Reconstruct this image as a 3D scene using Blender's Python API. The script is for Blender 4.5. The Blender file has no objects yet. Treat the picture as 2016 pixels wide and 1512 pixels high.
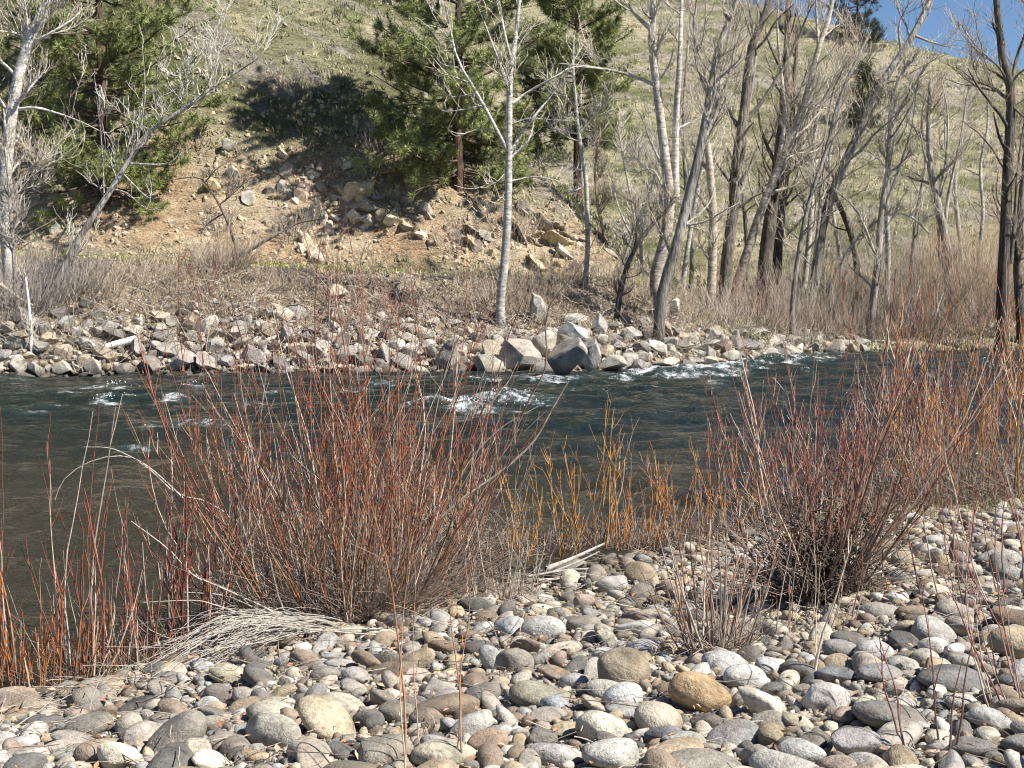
import bpy, bmesh, math
import numpy as np
from mathutils import Vector

rng = np.random.default_rng(7)
SC = bpy.context.scene
COL = SC.collection

# ------------------------------------------------------------------ camera, sky, sun, exposure
W0, H0, FPX, VH = 2016.0, 1512.0, 2769.0, 580.0
CAMZ = 2.4
PITCH = -math.atan((H0 / 2 - VH) / FPX)
cam_d = bpy.data.cameras.new("camera")
cam_d.sensor_width = 36.0
cam_d.lens = FPX / W0 * 36.0
cam_d.clip_end = 2000
cam = bpy.data.objects.new("camera", cam_d)
cam.location = (0, 0, CAMZ)
cam.rotation_euler = (math.pi / 2 + PITCH, 0, 0)
COL.objects.link(cam)
SC.camera = cam

SUN_A, SUN_E = math.radians(24), math.radians(47)
LDIR = Vector((math.cos(SUN_E) * math.cos(SUN_A), -math.cos(SUN_E) * math.sin(SUN_A), math.sin(SUN_E)))
world = bpy.data.worlds.new("World")
SC.world = world
world.use_nodes = True
wn = world.node_tree.nodes
bg = wn["Background"]
sky = wn.new("ShaderNodeTexSky")
sky.sky_type = 'NISHITA'
sky.sun_disc = False
sky.sun_elevation = SUN_E
sky.sun_rotation = math.atan2(LDIR.x, LDIR.y)
sky.air_density = 1.0
sky.dust_density = 0.0
sky.ozone_density = 5.0
sky.altitude = 1800
world.node_tree.links.new(sky.outputs[0], bg.inputs[0])
bg.inputs[1].default_value = 0.06
sun_d = bpy.data.lights.new("sun", 'SUN')
sun_d.energy = 5.0
sun_d.angle = math.radians(0.53)
sun_d.color = (1.0, 0.95, 0.87)
sun = bpy.data.objects.new("sun", sun_d)
sun.rotation_euler = LDIR.to_track_quat('Z', 'Y').to_euler()
sun.location = (30, -20, 60)
COL.objects.link(sun)
SC.view_settings.view_transform = 'Standard'
SC.view_settings.look = 'None'
SC.view_settings.gamma = 1.0
SC.view_settings.exposure = 1.0
SC.render.engine = 'CYCLES'
SC.cycles.use_denoising = True
SC.cycles.filter_width = 1.1
SC.cycles.max_bounces = 6
SC.cycles.diffuse_bounces = 3
SC.cycles.glossy_bounces = 3

# ------------------------------------------------------------------ numeric helpers
def hash2(ix, iy, seed):
    h = (ix.astype(np.int64) * 374761393 + iy.astype(np.int64) * 668265263 + seed * 974634777) & 0xFFFFFFFF
    h = ((h ^ (h >> 13)) * 1274126177) & 0xFFFFFFFF
    h = h ^ (h >> 16)
    return (h & 0xFFFFFF) / float(0xFFFFFF)

def vnoise(x, y, seed=0):
    x = np.asarray(x, float); y = np.asarray(y, float)
    ix = np.floor(x); iy = np.floor(y)
    fx = x - ix; fy = y - iy
    fx = fx * fx * fx * (fx * (fx * 6 - 15) + 10); fy = fy * fy * fy * (fy * (fy * 6 - 15) + 10)
    a = hash2(ix, iy, seed); b = hash2(ix + 1, iy, seed); c = hash2(ix, iy + 1, seed); d = hash2(ix + 1, iy + 1, seed)
    return (a + (b - a) * fx) * (1 - fy) + (c + (d - c) * fx) * fy

def fbm(x, y, seed=0, oct=4, gain=0.5):
    s = 0; a = 1.0; t = 0
    for i in range(oct):
        s = s + a * (vnoise(x * 2 ** i + 17.3 * i, y * 2 ** i - 9.1 * i, seed + i) * 2 - 1)
        t += a; a *= gain
    return s / t

def sstep(a, b, x):
    t = np.clip((np.asarray(x, float) - a) / (b - a), 0, 1)
    return t * t * (3 - 2 * t)

NSX = np.array([-80, -40, -10, -6, -3.0, -2.0, -0.8, 0.9, 2.5, 5.5, 7.4, 12, 20, 40, 90.])
NSY = np.array([-70, -34, -1, 4.5, 8.0, 9.2, 10.8, 12.4, 13.9, 17.0, 20.0, 27, 36, 50, 78.])
FSX = np.array([-90, -40, -15.6, -4.8, 2.7, 5.0, 7.9, 12.6, 19.5, 40, 120.])
FSY = np.array([47, 43, 42.2, 43.0, 43.6, 45.2, 49.6, 58.2, 60.2, 64, 84.])

def near_shore(x):
    return np.interp(x, NSX, NSY) + 0.25 * (vnoise(np.asarray(x) * 0.9, np.asarray(x) * 0, 5) - .5)

def far_shore(x):
    return np.interp(x, FSX, FSY) + 0.5 * (vnoise(np.asarray(x) * 0.6, np.asarray(x) * 0, 6) - .5)

def bench_z(x):
    return np.clip(3.0 - 0.045 * x, 2.2, 3.9)

def near_z(x, y):
    s = (near_shore(x) - y) * 0.70
    return np.interp(s, [-6, -3, 0, 1.0, 4.0, 8.0, 40], [-1.3, -0.7, 0.02, 0.20, 0.52, 0.8, 2.6]) + 0.06 * fbm(x * .7, y * .7, 3, 3) * sstep(-.2, .8, s)

CRX, CRY = 4.7, 54.0
def hill_z(x, y):
    t = y - 53.8 - 0.25 * np.sin(x * .5)
    b = bench_z(x)
    k = np.interp(x, [-30, -18, -6, 4], [.75, .78, .95, .8])
    zf = b + np.where(t < 5, k * t, k * 5 + 0.60 * (t - 5))
    zf = zf + 0.36 * np.maximum(0, -(x + 1)) * sstep(2, 12, t)
    dr = (x - CRX) * 0.85 + (y - CRY) * 0.526
    spur = np.where(dr > 0, zf - 0.95 * dr, zf)
    spur = spur + 0.35 * fbm(x * .22 + y * .1, y * .22, 11, 4) * sstep(0, 3, t)
    # stepped strata on the spur
    q = (x * .7 + y * .35 + spur * .5)
    spur = spur + 0.45 * (vnoise(q * .9, (x - y) * .12, 14) - .5) * sstep(0, 2, t)
    ridge = 24.9 - 0.43 * (x - 27) + 0.7 * fbm(x * .12, y * .05, 21, 3)
    far = 2.6 + np.maximum(0, y - 74 - 0.10 * (x - 10)) * 0.51 + 0.5 * fbm(x * .12, y * .12, 22, 4)
    far = np.minimum(far, ridge + (y - 119) * 0.02)
    far = np.where(y > 135, far - (y - 135) * .15, far)
    return np.maximum(spur, np.where(y > 70, far, -50))

def far_z(x, y):
    s = y - far_shore(x)
    b = bench_z(x)
    a = np.interp(s, [-8, -3, -.4, 0.0, 1.2, 4.0, 6.8, 8.0], [-1.6, -1.2, -.35, 0.0, .62, 1.75, 2.9, 3.0]) * (b / 3.0)
    a = np.where(s < 0, np.interp(s, [-8, -3, -.4, 0], [-1.6, -1.2, -.35, 0.0]), a)
    c = np.interp(s, [-8, -3, 0, 1.5, 5, 14, 30], [-1.6, -.9, 0, .35, 1.3, 2.4, 2.9])
    w = sstep(5.5, 10.5, x)
    z = a * (1 - w) + c * w
    z = z + 0.10 * fbm(x * .8, y * .8, 31, 3) * sstep(0, 1, s)
    h = hill_z(x, y)
    return np.where((h > z) & (s > 4), h, z)

MID = lambda x: (near_shore(x) + far_shore(x)) * 0.5
def ground(x, y):
    x = np.asarray(x, float); y = np.asarray(y, float)
    return np.where(y > MID(x), far_z(x, y), near_z(x, y))

FWD = np.array([0, math.cos(PITCH), math.sin(PITCH)]); UPV = np.array([0, -math.sin(PITCH), math.cos(PITCH)])
def ray(u, v):
    d = FWD + np.array([1, 0, 0]) * ((u - W0 / 2) / FPX) + UPV * ((H0 / 2 - v) / FPX)
    return d
def at_depth(u, v, Y):
    d = ray(u, v)
    return np.array([0, 0, CAMZ]) + d * (Y / d[1])
def on_plane(u, v, z=0.0):
    d = ray(u, v)
    return np.array([0, 0, CAMZ]) + d * ((z - CAMZ) / d[2])
def on_ground(u, v, y0=4.0, y1=150.0):
    d = ray(u, v) / ray(u, v)[1]
    Y = np.arange(y0, y1, 0.05)
    P = np.array([0, 0, CAMZ])[None] + d[None] * Y[:, None]
    g = np.maximum(ground(P[:, 0], P[:, 1]), 0.0)
    i = np.argmax(P[:, 2] < g)
    if P[i, 2] >= g[i]:
        i = len(Y) - 1
    p = P[i].copy(); p[2] = g[i]
    return p

# ------------------------------------------------------------------ mesh helpers
def build_mesh(name, parts, smooth=True):
    """parts: list of (V (n,3), [faces (m,k) ...], C (n,3) or None)"""
    Vs, Cs, FK = [], [], {}
    off = 0
    for V, Fs, C in parts:
        V = np.asarray(V, np.float32).reshape(-1, 3)
        if len(V) == 0:
            continue
        Vs.append(V)
        if C is None:
            C = np.ones((len(V), 3), np.float32)
        Cs.append(np.broadcast_to(np.asarray(C, np.float32), (len(V), 3)))
        for F in Fs:
            F = np.asarray(F, np.int64)
            if len(F):
                FK.setdefault(F.shape[1], []).append(F + off)
        off += len(V)
    V = np.concatenate(Vs); C = np.concatenate(Cs)
    me = bpy.data.meshes.new(name)
    me.vertices.add(len(V))
    me.vertices.foreach_set("co", V.ravel())
    loops, starts, tot, pos = [], [], [], 0
    for k, L in FK.items():
        F = np.concatenate(L)
        loops.append(F.ravel())
        starts.append(pos + np.arange(len(F)) * k)
        tot.append(np.full(len(F), k)); pos += F.size
    loops = np.concatenate(loops).astype(np.int32); starts = np.concatenate(starts).astype(np.int32)
    me.loops.add(len(loops)); me.loops.foreach_set("vertex_index", loops)
    me.polygons.add(len(starts)); me.polygons.foreach_set("loop_start", starts)
    me.polygons.foreach_set("use_smooth", np.full(len(starts), smooth, bool))
    me.update(calc_edges=True)
    ca = me.color_attributes.new("Col", 'FLOAT_COLOR', 'POINT')
    ca.data.foreach_set("color", np.concatenate([C, np.ones((len(C), 1), np.float32)], 1).ravel())
    return me

def new_obj(name, me, mat=None, parent=None, loc=None):
    o = bpy.data.objects.new(name, me)
    COL.objects.link(o)
    if mat is not None and me is not None and not me.materials:
        me.materials.append(mat)
    if parent is not None:
        o.parent = parent
    if loc is not None:
        o.location = loc
    return o

def tag(o, label=None, cat=None, group=None, kind=None):
    if label: o["label"] = label
    if cat: o["category"] = cat
    if group: o["group"] = group
    if kind: o["kind"] = kind
    return o

def thing(name, label, cat, loc, group=None):
    return tag(new_obj(name, None, loc=tuple(float(c) for c in loc)), label, cat, group)

def part(name, parts, mat, root, smooth=True, kind=None):
    L = np.array(root.location, np.float32)
    parts = [(np.asarray(V, np.float32).reshape(-1, 3) - L, F, C) for V, F, C in parts if len(V)]
    if not parts:
        return None
    o = new_obj(name, build_mesh(name, parts, smooth), mat, root)
    if kind: o["kind"] = kind
    return o

def unit(v):
    return v / (np.linalg.norm(v, axis=-1, keepdims=True) + 1e-9)

def tubes(P, R, C, S=4, cap=False):
    """P (N,K,3) R (N,K) C (N,K,3)"""
    N, K, _ = P.shape
    T = np.gradient(P, axis=1); T = unit(T)
    m = unit(P[:, -1] - P[:, 0])
    ref = np.where(np.abs(m[:, 2:3]) > .75, np.array([[.95, .3, .05]]), np.array([[.1, .2, .97]]))[:, None, :]
    U = unit(np.cross(T, np.broadcast_to(ref, T.shape))); Wv = np.cross(T, U)
    a = np.arange(S) / S * 2 * math.pi
    V = P[:, :, None, :] + R[:, :, None, None] * (np.cos(a)[None, None, :, None] * U[:, :, None, :] + np.sin(a)[None, None, :, None] * Wv[:, :, None, :])
    idx = np.arange(N * K * S).reshape(N, K, S)
    i0 = idx[:, :-1]; i1 = idx[:, 1:]
    F = np.stack([i0, np.roll(i0, -1, 2), np.roll(i1, -1, 2), i1], -1).reshape(-1, 4)
    Fs = [F]
    if cap and S <= 4:
        e = idx[:, -1, :]
        Fs.append(e.reshape(-1, S))
    return V.reshape(-1, 3), Fs, np.repeat(C.reshape(-1, 3), S, 0)

def grow(start, d, length, K=7, up=0.15, wander=0.12, r=rng, sag=None):
    """(N,3),(N,3),(N,) -> (N,K,3)"""
    N = len(start)
    P = np.zeros((N, K, 3)); P[:, 0] = start
    d = unit(np.asarray(d, float)); st = (np.asarray(length) / (K - 1))[:, None]
    up = np.broadcast_to(np.asarray(up, float), (N,))[:, None]
    for k in range(1, K):
        d = d + np.array([[0, 0, 1.]]) * up / K * 2.2 + r.normal(0, wander, (N, 3))
        if sag is not None:
            d = d - np.array([[0, 0, 1.]]) * (np.asarray(sag)[:, None] * (k / K))
        d = unit(d)
        P[:, k] = P[:, k - 1] + d * st
    return P

def spawn(P, n, tmin, tmax, ang, r=rng, az_bias=None):
    """choose n points on random polylines of P -> starts, dirs, parent index, t"""
    N, K, _ = P.shape
    pi = r.integers(0, N, n); t = r.uniform(tmin, tmax, n) * (K - 1)
    k = np.minimum(t.astype(int), K - 2); f = (t - k)[:, None]
    s = P[pi, k] * (1 - f) + P[pi, k + 1] * f
    T = unit(P[pi, k + 1] - P[pi, k])
    q = r.normal(0, 1, (n, 3)); q = unit(q - (q * T).sum(1, keepdims=True) * T)
    a = np.broadcast_to(np.asarray(ang, float), (n,)) * r.uniform(.7, 1.3, n)
    return s, T * np.cos(a)[:, None] + q * np.sin(a)[:, None], pi, t / (K - 1)

def catmull(pts, K):
    pts = np.asarray(pts, float)
    n = len(pts)
    t = np.linspace(0, n - 1, K)
    out = np.zeros((K, 3))
    Pm = np.vstack([2 * pts[0] - pts[1], pts, 2 * pts[-1] - pts[-2]])
    for j, tt in enumerate(t):
        i = min(int(tt), n - 2); f = tt - i
        p0, p1, p2, p3 = Pm[i], Pm[i + 1], Pm[i + 2], Pm[i + 3]
        out[j] = .5 * ((2 * p1) + (-p0 + p2) * f + (2 * p0 - 5 * p1 + 4 * p2 - p3) * f * f + (-p0 + 3 * p1 - 3 * p2 + p3) * f ** 3)
    return out

def lerpc(a, b, t):
    a = np.asarray(a, float); b = np.asarray(b, float)
    t = np.asarray(t, float)[..., None]
    return a * (1 - t) + b * t

# ------------------------------------------------------------------ materials
def mat_new(name, rough=.85, spec=.3):
    m = bpy.data.materials.new(name); m.use_nodes = True
    nt = m.node_tree; b = nt.nodes["Principled BSDF"]
    b.inputs["Roughness"].default_value = rough
    b.inputs["Specular IOR Level"].default_value = spec
    return m, nt, b

def nd(nt, typ, **kw):
    n = nt.nodes.new(typ)
    for k, v in kw.items():
        setattr(n, k, v)
    return n

def noise(nt, vec, scale, detail=3, rough=.55):
    n = nd(nt, "ShaderNodeTexNoise")
    n.inputs["Scale"].default_value = scale; n.inputs["Detail"].default_value = detail; n.inputs["Roughness"].default_value = rough
    if vec is not None: nt.links.new(vec, n.inputs["Vector"])
    return n

def ramp(nt, fac, stops):
    r = nd(nt, "ShaderNodeValToRGB")
    e = r.color_ramp.elements
    while len(e) < len(stops): e.new(0.5)
    for i, (p, c) in enumerate(stops):
        e[i].position = p; e[i].color = (c[0], c[1], c[2], 1) if hasattr(c, '__len__') else (c, c, c, 1)
    nt.links.new(fac, r.inputs[0])
    return r

def mixc(nt, mode, fac, a, b):
    m = nd(nt, "ShaderNodeMix", data_type='RGBA', blend_type=mode)
    for s, v in ((0, fac), (6, a), (7, b)):
        if hasattr(v, "is_linked") or isinstance(v, bpy.types.NodeSocket):
            nt.links.new(v, m.inputs[s])
        elif s == 0:
            m.inputs[0].default_value = v
        else:
            m.inputs[s].default_value = (*v, 1)
    return m.outputs[2]

def bump(nt, b, height, strength, dist):
    n = nd(nt, "ShaderNodeBump")
    n.inputs["Strength"].default_value = strength; n.inputs["Distance"].default_value = dist
    nt.links.new(height, n.inputs["Height"]); nt.links.new(n.outputs[0], b.inputs["Normal"])

def pos(nt):
    return nd(nt, "ShaderNodeNewGeometry").outputs["Position"]

def stone_mat(name, obj_tint, s=1.0, lichen=.35):
    m, nt, b = mat_new(name, .82, .25)
    if obj_tint:
        oi = nd(nt, "ShaderNodeObjectInfo"); tint = oi.outputs["Color"]
    else:
        tint = nd(nt, "ShaderNodeAttribute", attribute_name="Col").outputs["Color"]
    p = pos(nt)
    n1 = noise(nt, p, 7 * s, 5, .6)
    n2 = noise(nt, p, 70 * s, 3, .7)
    n3 = noise(nt, p, 22 * s, 6, .65)
    n4 = noise(nt, p, 3.1 * s, 3, .5)
    c = mixc(nt, 'MULTIPLY', 1.0, tint, ramp(nt, n1.outputs[0], [(.28, .45), (.5, .95), (.70, 1.25)]).outputs[0])
    c = mixc(nt, 'MULTIPLY', .85, c, ramp(nt, n2.outputs[0], [(.30, .35), (.44, 1.0), (.62, 1.0), (.72, 1.35)]).outputs[0])
    n5 = noise(nt, p, 34 * s, 5, .75)
    c = mixc(nt, 'MULTIPLY', .8, c, ramp(nt, n5.outputs[0], [(.32, .55), (.5, 1.0), (.68, 1.25)]).outputs[0])
    lm = ramp(nt, n3.outputs[0], [(.52, 0), (.62, 1)]).outputs[0]
    sc = nd(nt, "ShaderNodeMath", operation='MULTIPLY'); nt.links.new(lm, sc.inputs[0]); sc.inputs[1].default_value = lichen
    c = mixc(nt, 'MIX', sc.outputs[0], c, (.16, .15, .12))
    wm = ramp(nt, n4.outputs[0], [(.45, 0), (.75, .30)]).outputs[0]
    c = mixc(nt, 'MIX', wm, c, (.33, .23, .14))
    sz = nd(nt, 'ShaderNodeSeparateXYZ'); nt.links.new(p, sz.inputs[0])
    wr = nd(nt, 'ShaderNodeMapRange'); nt.links.new(sz.outputs[2], wr.inputs[0]); wr.inputs[1].default_value = .05; wr.inputs[2].default_value = .22; wr.inputs[3].default_value = .75; wr.inputs[4].default_value = 0
    c = mixc(nt, 'MIX', wr.outputs[0], c, (.055, .048, .038))
    nt.links.new(c, b.inputs["Base Color"])
    ad = nd(nt, "ShaderNodeMath", operation='ADD'); nt.links.new(n3.outputs[0], ad.inputs[0]); nt.links.new(n2.outputs[0], ad.inputs[1])
    bump(nt, b, ad.outputs[0], .6, .016 / s)
    return m

def vcol_mat(name, scale=(30, 30, 8), lo=.55, hi=1.3, rough=.85, bs=.4, bd=.01, spec=.2, detail=4):
    m, nt, b = mat_new(name, rough, spec)
    at = nd(nt, "ShaderNodeAttribute", attribute_name="Col").outputs["Color"]
    mp = nd(nt, "ShaderNodeMapping"); mp.inputs["Scale"].default_value = scale
    nt.links.new(pos(nt), mp.inputs["Vector"])
    n = noise(nt, mp.outputs[0], 1.0, detail, .65)
    c = mixc(nt, 'MULTIPLY', 1.0, at, ramp(nt, n.outputs[0], [(.3, lo), (.68, hi)]).outputs[0])
    nt.links.new(c, b.inputs["Base Color"])
    if bs: bump(nt, b, n.outputs[0], bs, bd)
    return m

M_COB = stone_mat("cobble_stone", True)
M_COBS = stone_mat("small_cobbles", False, 1.4, .25)
M_BOU = stone_mat("riprap_stone", True, .35, .40)
M_BOUS = stone_mat("rubble_stone", False, .6, .3)
M_STEM = vcol_mat("willow_bark", (60, 60, 25), .6, 1.35, .6, 0, .01, .35, 2)
M_BARKW = vcol_mat("pale_bark", (4, 4, 13), .28, 1.3, .85, .7, .04, .2, 6)
M_BARKD = vcol_mat("rough_bark", (13, 13, 2.6), .22, 1.7, .9, 1.0, .08, .15, 6)
M_TWIG = vcol_mat("twig_bark", (20, 20, 20), .7, 1.25, .8, 0, .01, .2, 1)
M_NEED = vcol_mat("pine_needles", (1.2, 1.2, 1.2), .6, 1.4, .55, 0, .01, .3, 3)
M_GRASS = vcol_mat("grass_blades", (2, 2, 2), .7, 1.3, .8, 0, .01, .15, 2)
M_LEAF = vcol_mat("leaf_litter", (15, 15, 15), .6, 1.3, .8, 0, .01, .15, 2)
M_WOOD = vcol_mat("driftwood", (40, 40, 40), .4, 1.3, .85, .4, .01, .2, 4)

def ground_mat():
    m, nt, b = mat_new("near_gravel", .95, .15)
    at = nd(nt, "ShaderNodeAttribute", attribute_name="Col").outputs["Color"]
    p = pos(nt)
    v = nd(nt, "ShaderNodeTexVoronoi"); v.inputs["Scale"].default_value = 28; nt.links.new(p, v.inputs["Vector"])
    v2 = nd(nt, "ShaderNodeTexVoronoi", feature='DISTANCE_TO_EDGE'); v2.inputs["Scale"].default_value = 28; nt.links.new(p, v2.inputs["Vector"])
    n = noise(nt, p, 3, 5)
    cc = mixc(nt, 'MIX', .35, at, v.outputs["Color"])
    hs = nd(nt, "ShaderNodeHueSaturation"); hs.inputs["Saturation"].default_value = .25; nt.links.new(cc, hs.inputs["Color"])
    c = mixc(nt, 'MULTIPLY', 1.0, hs.outputs[0], ramp(nt, n.outputs[0], [(.3, .5), (.7, 1.1)]).outputs[0])
    c = mixc(nt, 'MULTIPLY', 1.0, c, (1.0, .9, .75))
    nt.links.new(c, b.inputs["Base Color"])
    bump(nt, b, v2.outputs["Distance"], .8, .03)
    return m

def hill_mat():
    m, nt, b = mat_new("hill_ground", .95, .1)
    at = nd(nt, "ShaderNodeAttribute", attribute_name="Col").outputs["Color"]
    p = pos(nt)
    mp = nd(nt, "ShaderNodeMapping"); mp.inputs["Scale"].default_value = (1, 1, 2.4); mp.inputs["Rotation"].default_value = (0, math.radians(40), 0)
    nt.links.new(p, mp.inputs["Vector"])
    n1 = noise(nt, mp.outputs[0], 1.5, 6, .7)
    n2 = noise(nt, mp.outputs[0], 9, 4, .7)
    c = mixc(nt, 'MULTIPLY', 1.0, at, ramp(nt, n1.outputs[0], [(.30, .42), (.5, 1.0), (.68, 1.4)]).outputs[0])
    c = mixc(nt, 'MULTIPLY', .95, c, ramp(nt, n2.outputs[0], [(.32, .50), (.5, 1.0), (.68, 1.3)]).outputs[0])
    nt.links.new(c, b.inputs["Base Color"])
    ad = nd(nt, "ShaderNodeMath", operation='ADD'); nt.links.new(n1.outputs[0], ad.inputs[0]); nt.links.new(n2.outputs[0], ad.inputs[1])
    bump(nt, b, ad.outputs[0], 1.0, .22)
    return m

def water_mat():
    m, nt, b = mat_new("river_water", .06, .5)
    b.inputs["IOR"].default_value = 1.33
    at = nd(nt, "ShaderNodeAttribute", attribute_name="Col")
    sp = nd(nt, "ShaderNodeSeparateColor"); nt.links.new(at.outputs["Color"], sp.inputs[0])
    p = pos(nt)
    mp = nd(nt, "ShaderNodeMapping"); mp.inputs["Scale"].default_value = (1.0, 2.0, 1)
    nt.links.new(p, mp.inputs["Vector"])
    w1 = noise(nt, mp.outputs[0], 2.2, 4, .6)
    w2 = noise(nt, mp.outputs[0], 7.5, 3, .6)
    ad = nd(nt, "ShaderNodeMath", operation='MULTIPLY_ADD'); nt.links.new(w2.outputs[0], ad.inputs[0]); ad.inputs[1].default_value = .3; nt.links.new(w1.outputs[0], ad.inputs[2])
    # foam breakup
    fmp = nd(nt, 'ShaderNodeMapping'); fmp.inputs['Scale'].default_value = (1.0, .8, 1); nt.links.new(p, fmp.inputs['Vector'])
    f0 = noise(nt, fmp.outputs[0], 5.0, 8, .78)
    f1 = nd(nt, 'ShaderNodeMapRange'); f1.clamp = False; nt.links.new(f0.outputs[0], f1.inputs[0]); f1.inputs[1].default_value = .33; f1.inputs[2].default_value = .67
    th = nd(nt, "ShaderNodeMath", operation='ADD'); nt.links.new(sp.outputs[0], th.inputs[0]); nt.links.new(f1.outputs[0], th.inputs[1])
    th2 = nd(nt, 'ShaderNodeMath', operation='MULTIPLY'); nt.links.new(th.outputs[0], th2.inputs[0]); th2.inputs[1].default_value = .5
    gate = nd(nt, 'ShaderNodeMapRange'); nt.links.new(sp.outputs[0], gate.inputs[0]); gate.inputs[1].default_value = .10; gate.inputs[2].default_value = .28
    fr = ramp(nt, th2.outputs[0], [(.40, 0), (.48, .35), (.62, 1)])
    fm = nd(nt, 'ShaderNodeMath', operation='MULTIPLY'); nt.links.new(fr.outputs[0], fm.inputs[0]); nt.links.new(gate.outputs[0], fm.inputs[1])
    deep = mixc(nt, 'MIX', sp.outputs[1], (.010, .016, .014), (.030, .026, .017))  # second colour carries the painted hillside reflection
    lite = mixc(nt, 'MIX', sp.outputs[0], deep, (.04, .085, .08))
    c = mixc(nt, 'MIX', fm.outputs[0], lite, (.82, .86, .88))
    nt.links.new(c, b.inputs["Base Color"])
    rr = nd(nt, "ShaderNodeMapRange"); nt.links.new(fm.outputs[0], rr.inputs[0]); rr.inputs[3].default_value = .07; rr.inputs[4].default_value = .75
    nt.links.new(rr.outputs[0], b.inputs["Roughness"])
    ad2 = nd(nt, "ShaderNodeMath", operation='MULTIPLY_ADD'); nt.links.new(fm.outputs[0], ad2.inputs[0]); ad2.inputs[1].default_value = .4; nt.links.new(ad.outputs[0], ad2.inputs[2])
    bump(nt, b, ad2.outputs[0], 1.0, .15)
    return m

M_GROUND, M_HILL, M_WATER = ground_mat(), hill_mat(), water_mat()

# ------------------------------------------------------------------ setting: near bank, far bank and hill, river
def grid(xs, ys):
    X, Y = np.meshgrid(xs, ys)
    nx, ny = len(xs), len(ys)
    i = np.arange(nx * ny).reshape(ny, nx)
    F = np.stack([i[:-1, :-1], i[:-1, 1:], i[1:, 1:], i[1:, :-1]], -1).reshape(-1, 4)
    return X.ravel(), Y.ravel(), F

xs = np.concatenate([np.linspace(-80, -9, 24), np.arange(-8.6, 16, .16), np.linspace(16.5, 120, 30)])
ys = np.concatenate([np.linspace(-80, 3, 24), np.arange(3.3, 26, .16), np.linspace(26.5, 90, 40)])
X, Y, F = grid(xs, ys)
Z = near_z(X, Y)
n = fbm(X * 1.3, Y * 1.3, 41, 4)
C = lerpc((.20, .17, .13), (.33, .28, .21), np.clip(.5 + n, 0, 1))
wet = 1 - sstep(.02, .16, Z)
C = lerpc(C, (.07, .06, .045), wet)
ok = (Y < MID(X) + 3)
F = F[ok[F].any(1)]
tag(new_obj("ground", build_mesh("ground", [(np.stack([X, Y, Z], 1), [F], C)]), M_GROUND), kind="structure")

xs = np.concatenate([np.linspace(-150, -31, 22), np.arange(-30, 18, .22), np.arange(18.3, 62, .4), np.linspace(63, 160, 22)])
ys = np.concatenate([np.arange(26, 41, 1.5), np.arange(41, 82, .22), np.arange(82.3, 125, .42), np.linspace(126, 300, 26)])
X, Y, F = grid(xs, ys)
Z = far_z(X, Y)
s = Y - far_shore(X)
t = Y - 53.8
rug = fbm(X * 1.6, Y * 1.6, 51, 4)
Z = Z + rug * .07 * sstep(0, 1, s)
g1 = fbm((X + Z * .9) * .16, (Y - Z * .3) * .5, 52, 5)          # streaks running down the slope
g2 = fbm(X * .5, Y * .5, 53, 4)
green = np.array((.165, .170, .085)); straw = np.array((.40, .355, .235)); soil = np.array((.43, .30, .185)); pale = np.array((.53, .43, .30)); rock = np.array((.34, .30, .25))
C = lerpc(green, straw, np.clip(.42 + 1.7 * g1 + .6 * g2 + .3 * rug, 0, 1))
dr = (X - CRX) * 0.85 + (Y - CRY) * 0.526
hgt = Z - bench_z(X)
cutm = sstep(-.2, .6, t) * (1 - sstep(3.4, 6.4, hgt + 3.2 * g2 + .10 * (X + 10))) * (1 - sstep(0.2, 2.0, dr)) * (1 - sstep(3, 6, X))
C = lerpc(C, lerpc(soil, pale, np.clip(.4 + 1.6 * g2 + .5 * rug, 0, 1)), np.clip(cutm, 0, 1))
rm = sstep(.12, .32, fbm((X + Z) * .35, (Y - Z * .2) * .7, 55, 4)) * sstep(1, 3, t) * .8 * (1 - cutm)
C = lerpc(C, rock, rm)
bank = sstep(-.5, .3, s) * (1 - sstep(-2.2, -.8, t))
bcol = lerpc((.24, .19, .14), (.42, .34, .25), np.clip(.5 + g2 + rug, 0, 1))
C = lerpc(C, bcol, np.where(X < 14, bank, bank * .8))
path = np.exp(-((t + 1.0) / .55) ** 2) * (1 - sstep(3, 7, X)) * sstep(-40, -30, X)
C = lerpc(C, (.26, .29, .09), path * .9)
path2 = np.exp(-((t + .2) / .25) ** 2) * (1 - sstep(0, 5, X))
C = lerpc(C, (.58, .50, .27), path2 * .7)
flat = sstep(6, 12, X) * (1 - sstep(74, 80, Y)) * sstep(1, 4, s)
C = lerpc(C, lerpc((.30, .27, .13), (.40, .34, .22), np.clip(.5 + g2, 0, 1)), flat * .8)
wet = (1 - sstep(.05, .25, Z))
C = lerpc(C, (.09, .07, .05), wet)
ok = (Y > MID(X) - 3)
F = F[ok[F].any(1)]
HC = C
tag(new_obj("hillside", build_mesh("hillside", [(np.stack([X, Y, Z], 1), [F], C)]), M_HILL), kind="structure")

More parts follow.
